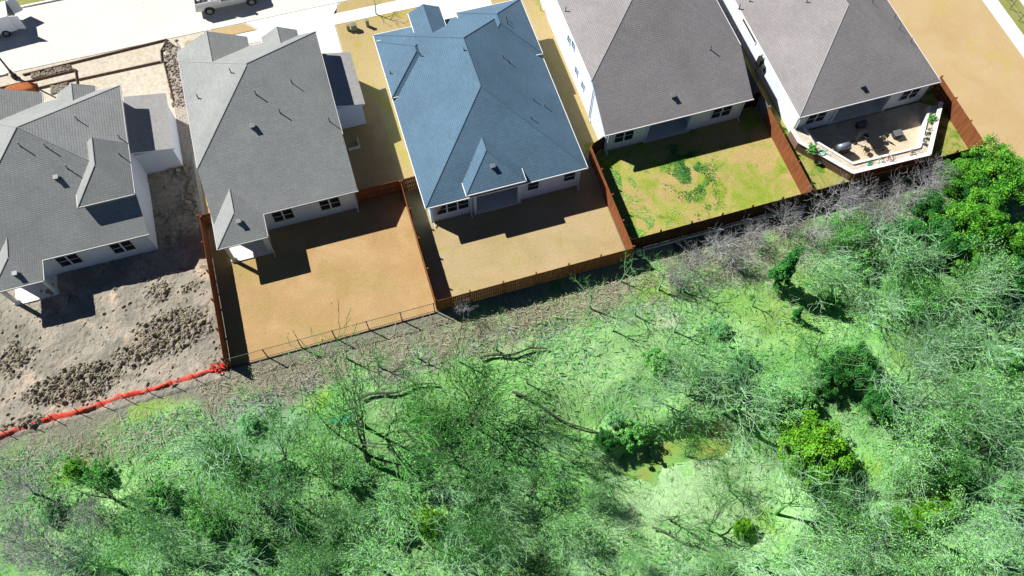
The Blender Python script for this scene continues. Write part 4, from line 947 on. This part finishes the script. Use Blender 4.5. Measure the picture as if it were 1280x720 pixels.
for where, kind, noun, lst, zc in ROWS:
    if kind in ('deep', 'dark', 'midbush'): lst = [v for j, v in enumerate(lst) if j % 3 != 1 or len(lst) < 5]
    if where in ('around the left rim of the clearing', 'along the bottom edge below the clearing'): lst = [(a_, b_, c_ * .7) for a_, b_, c_ in lst]
    if 'left thicket' in where: lst = [(a_, b_, c_ * .88) for a_, b_, c_ in lst]
    lst = sorted(lst)
    for i, (px, py, sc) in enumerate(lst):
        n = len(lst)
        pos = 'leftmost' if i == 0 else 'rightmost' if i == n - 1 else ORD[i] + ' from left'
        src = LEAF['pale'] if kind == 'palebush' else LEAF['mid'] if kind == 'midbush' else BARE[kind]
        lab = '%s %s, %s' % (noun, where, pos)
        if len(lab.replace(',', '').split()) > 16: print('LONG', lab)
        if 0: assert 4 <= len(lab.replace(',', '').split()) <= 16, lab
        put(src[i % len(src)], px, py, zc * sc, sc, lab, noun + 's ' + where, 'shrub' if 'shrub' in noun else 'tree')
SPEC = [
 (LEAF['bright'][0], 1215, 280, 3, 1.0, 'broad bright green leafy tree, lower left one in the top right green clump', 'tree'),
 (LEAF['bright'][1], 1262, 225, 3, 1.0, 'bright green leafy tree highest at the right picture edge', 'tree'),
 (LEAF['bright'][0], 1200, 215, 2, .7, 'smaller green leafy tree beside the corner of the tan field', 'tree'),
 (LEAF['deep'][0], 1165, 250, 2, .7, 'dark green leafy tree on the left of the top right green clump', 'tree'),
 (LEAF['bright'][1], 1268, 300, 2, .8, 'green leafy tree lowest at the right edge of the top right clump', 'tree'),
 (LEAF['deep'][1], 1235, 245, 2, .8, 'deep green leafy tree in the middle of the top right clump', 'tree'),
 (LEAF['cone'][0], 981, 338, 2.2, 1.15, 'narrow dark conifer standing alone behind the dark rear fence', 'conifer'),
 (LEAF['cone'][0], 1000, 388, 1, .45, 'small dark conifer just below the taller conifer', 'conifer'),
 (LEAF['deep'][0], 1075, 450, 2.5, .85, 'large deep green leafy tree in the dark clump right of centre', 'tree'),
 (LEAF['bright'][1], 1090, 432, 4, .5, 'small bright green tree on top of the dark clump right of centre', 'tree'),
 (LEAF['deep'][1], 1105, 505, 1.5, .8, 'deep green leafy tree at the bottom of the dark clump', 'tree'),
 (LEAF['deep'][1], 1040, 470, 1.5, .6, 'deep green shrub at the left of the dark clump', 'shrub'),
 (LEAF['deep'][0], 925, 475, 1.5, .55, 'deep green shrub above the clearing', 'shrub'),
 (LEAF['yellow'][0], 1022, 562, 2, 1.2, 'round yellow green leafy bush right of the clearing', 'bush'),
 (LEAF['yellow'][0], 1165, 635, 1, .5, 'low yellow green bush near the bottom right', 'bush'),
 (LEAF['bright'][0], 1090, 660, 1, .45, 'low green bush above the bottom edge right of the clearing', 'bush'),
 (LEAF['yellow'][0], 940, 655, .5, .35, 'small yellow green bush at the bottom rim of the clearing', 'bush'),
 (LEAF['yellow'][0], 540, 655, .5, .4, 'small yellow green bush near the bottom centre', 'bush'),
 (LEAF['yellow'][0], 90, 585, .5, .35, 'small yellow green bush near the left edge', 'bush'),
 (LEAF['bright'][0], 258, 580, 1, .3, 'small dark green bush in the left thicket', 'bush'),
 (LEAF['deep'][0], 758, 545, 1, .45, 'deep green shrub on the dark bank left of the clearing', 'shrub'),
 (LEAF['deep'][1], 1185, 300, 1.5, .9, 'deep green leafy tree below the small tree at the tan field corner', 'tree'),
 (LEAF['bright'][1], 1235, 210, 2, .9, 'bright green leafy tree at the top of the top right green clump', 'tree'),
 (LEAF['deep'][0], 1275, 345, 2, .8, 'deep green leafy tree cut by the right edge below the bright clump', 'tree'),
 (LEAF['bright'][0], 1240, 260, 3, .9, 'bright green leafy tree in the centre of the top right clump', 'tree'),
 (LEAF['deep'][0], 1130, 300, 1.5, .8, 'deep green leafy tree furthest left below the dark rear fence of the patio yard', 'tree'),
 (LEAF['bright'][0], 1215, 325, 1.5, .7, 'small bright green leafy tree below the top right clump', 'tree'),
 (LEAF['bright'][1], 1130, 655, 1, .5, 'low bright green bush left of the low yellow green bush', 'bush'),
 (LEAF['yellow'][0], 1195, 625, 1, .45, 'low yellow green bush furthest right of the clearing', 'bush'),
 (BARE['dark'][1], 575, 500, 4, 1.0, 'dark bare tree with several stems below the left tan yard fence corner', 'tree'),
 (BARE['pale'][0], 270, 560, 3, .8, 'pale bare tree with upright white limbs near the left thicket edge', 'tree'),
 (LEAF['deep'][1], 1240, 335, 1.5, .7, 'deep green leafy tree among the pale crowns at the right edge', 'tree'),
 (BARE['thin'][0], 470, 18, 0, .45, 'leafless staked sapling on the front lawn', 'sapling'),
 (BARE['thin'][1], 676, 13, 0, .30, 'small bare sapling between the blue roofed and white walled houses', 'sapling'),
 (BARE['dark'][0], 450, 560, 3.5, 1.15, 'tall bare tree with a thick dark trunk in the left thicket', 'tree'),
 (BARE['pale'][2], 1120, 470, 4, 1.1, 'bright white branched bare tree over the dark clump', 'tree'),
]
for src, px, py, zc, sc, lab, cat in SPEC: put(src, px, py, zc, sc, lab, None, cat)
# planter bushes on the patio
for (px, py, lab, s) in ((1016, 187, 'grey green planter bush on the left arm of the patio planter', .33), (1166, 148, 'round green planter bush near the top of the right arm', .27)):
    q = U(px, py, 1.1); copy_thing(LEAF['mid'][0], (q.x, q.y, .8), 1, s, lab, None, 'bush')

# ---------------------------------------------------------------- undergrowth
def brush(name, n, seed, region, col, label, cat, L=(.25, .8), w=.012, up=.5, twm=None):
    rr = random.Random(seed); g = MB(); cnt = 0
    while cnt < n:
        px = rr.uniform(-60, 1340); py = rr.uniform(230, 780)
        dens = region(px, py)
        if rr.random() > dens: continue
        q = U(px, py, -.3)
        cnt += 1
        if q.y > ((-2.2 if q.x < 3 else -3.2) + 2.4 * noise.noise(Vector((q.x * .5, q.y * .5, 1))) if 'fence' not in name else -.6) and q.x < 61.2: continue
        z = wild_h(q.x, q.y); l = rr.uniform(*L); a = rr.uniform(0, 6.28); ww = w * rr.uniform(.6, 1.6); e = rr.uniform(.2, 1.1) * up
        d = Vector((math.cos(a), math.sin(a), e)).normalized(); s = Vector((-math.sin(a), math.cos(a), 0)) * ww
        p0 = Vector((q.x, q.y, z + .0)); p1 = p0 + d * l * .55; p2 = p1 + (d + Vector((rr.gauss(0, .3), rr.gauss(0, .3), -.3))).normalized() * l * .5
        g.add([p0 - s, p0 + s, p1 + s * .8, p1 - s * .8, p2], [(0, 1, 2, 3), (3, 2, 4)])
    return tag(g.build(name, M[col]), label, cat, kind='stuff')
def reg_all(px, py):
    d = 1.0
    if ((px - 870) / 95) ** 2 + ((py - 612) / 62) ** 2 < 1: d *= .18
    n = noise.noise(Vector((px * .012, py * .012, 2))); return max(.05, min(1, d * (.55 + n * 1.2)))
brush('dry_grass', 26000, 1, reg_all, 'twig_pale', 'pale tangled dry stems covering the wild ground', 'undergrowth', (.3, 1.0), .014, .6)
brush('green_grass', 26000, 2, reg_all, 'leaf_mid', 'mid green tufts covering the wild ground', 'undergrowth', (.2, .6), .03, .9)
M['straw'] = bark('straw', lin(160, 156, 130, .58), lin(214, 208, 178, .62))
brush('fence_straw', 9000, 3, lambda x, y: max(0, 1 - abs(y - (545 - .235 * x)) / 40) if x > 250 else .3 * max(0, 1 - abs(y - (585 - .25 * x)) / 40), 'straw', 'bleached straw and brush along the foot of the fences', 'undergrowth', (.3, .9), .014, .6)
brush('grey_brush', 5000, 8, lambda x, y: (1 if noise.noise(Vector((x * .02, y * .03, 2))) > .05 else .1) * max(0, 1 - abs(y - (570 - .25 * x)) / 45), 'twig_grey', 'grey twiggy scrub over the soil strip behind the yards', 'undergrowth', (.3, .9), .012, 1.0)
brush('dark_brush', 3500, 4, lambda x, y: max(0, .2 + 1.3 * noise.noise(Vector((x * .01, y * .01, 7)))), 'leaf_deep', 'dark green low leaves in the hollows of the wild ground', 'undergrowth', (.2, .55), .035, .9)
def weeds(name, px, py, rx, ry, n, col, label, seed):
    rr = random.Random(seed); g = MB(); c = U(px, py)
    for i in range(n):
        x = c.x + rr.gauss(0, rx); y = c.y + rr.gauss(0, ry)
        if noise.noise(Vector((x * .9, y * .9, seed))) < -.02 or y < .9 or y > 9.6 or not 30.8 < x < 45.5: continue
        a = rr.uniform(0, 6.28); l = rr.uniform(.06, .2); d = Vector((math.cos(a), math.sin(a), rr.uniform(.2, .8))); sd = Vector((-d.y, d.x, 0)) * .03; p = Vector((x, y, .018))
        g.add([p - sd, p + sd, p + d * l], [(0, 1, 2)])
    tag(g.build(name, M[col]), label, 'weeds', kind='stuff')
weeds('lawn_weeds', 862, 215, .9, 1.7, 5200, 'leaf_deep', 'dark green weed patch in the upper middle of the fourth lawn', 3)
weeds('lawn_weeds', 800, 285, 1.6, .8, 1500, 'leaf_mid', 'thin green weeds in the lower left corner of the fourth lawn', 5)
weeds('lawn_weeds', 770, 215, .6, 1.6, 1500, 'leaf_mid', 'thin green weeds along the left fence of the fourth lawn', 7)
for (px, py, w, d_, h_, lb) in ((1031, 199, .5, .3, .5, 'low dark crate outside the left arm of the patio wall'), (1024, 204, .3, .3, .35, 'small dark box at the foot of the left patio wall'), (1120, 170, .7, .5, .45, 'dark storage box on the right of the round patio table'), (1075, 158, .8, .4, .5, 'dark bench like box in the shade by the house above the patio table')):
    q = U(px, py, .2); t = empty('storage_box', (q.x, q.y, .18), lb, 'box')
    z0 = .02 if px < 1040 else .18
    g = MB(); g.box(q.x - w / 2, q.x + w / 2, q.y - d_ / 2, q.y + d_ / 2, z0, z0 + h_); g.build('body', M['metal_dark'], t, bevel=.03)
    g = MB(); g.box(q.x - w / 2 - .03, q.x + w / 2 + .03, q.y - d_ / 2 - .03, q.y + d_ / 2 + .03, z0 + h_ + .003, z0 + h_ + .05); g.build('lid', M['vent_metal'], t, bevel=.015)
# teal scrap, white stone, fallen log
q = U(425, 528); g = MB()
for i in range(14):
    x, y = q.x + rt.uniform(-.7, .7), q.y + rt.uniform(-.2, .2); z = wild_h(x, y) + .35
    g.add([(x, y, z), (x + .4, y + .05, z + rt.uniform(-.05, .2)), (x + .35, y + .25, z + .1), (x + .02, y + .2, z + rt.uniform(0, .15))], [(0, 1, 2, 3)])
tag(g.build('plastic_sheet', plain('teal_sheet', lin(30, 170, 140, .6), .5)), 'crumpled teal plastic sheet lying in the left thicket', 'plastic sheet')
def log(a, b, r, lab):
    p, q = U(*a), U(*b); g = MB(); pts = [p.lerp(q, i / 8) for i in range(9)]
    pts = [Vector((v.x, v.y + .15 * math.sin(i * 1.3), wild_h(v.x, v.y) + .35)) for i, v in enumerate(pts)]; g.tube(pts, [r * (1 - .06 * i) for i in range(9)], 7)
    tag(g.build('fallen_log', M['bark_dark']), lab, 'log')
log((450, 498), (545, 478), .13, 'dark fallen log left of the bent log below the tan yards')
log((600, 447), (685, 432), .12, 'dark fallen log below the rear fence of the blue roofed house')
log((640, 490), (780, 550), .09, 'long thin fallen log slanting towards the dark bank')
log((820, 655), (900, 690), .08, 'thin fallen branch across the bottom of the clearing')

for tp_ in PARK:
    for o_ in tp_[::-1]: bpy.data.objects.remove(o_, do_unlink=True)
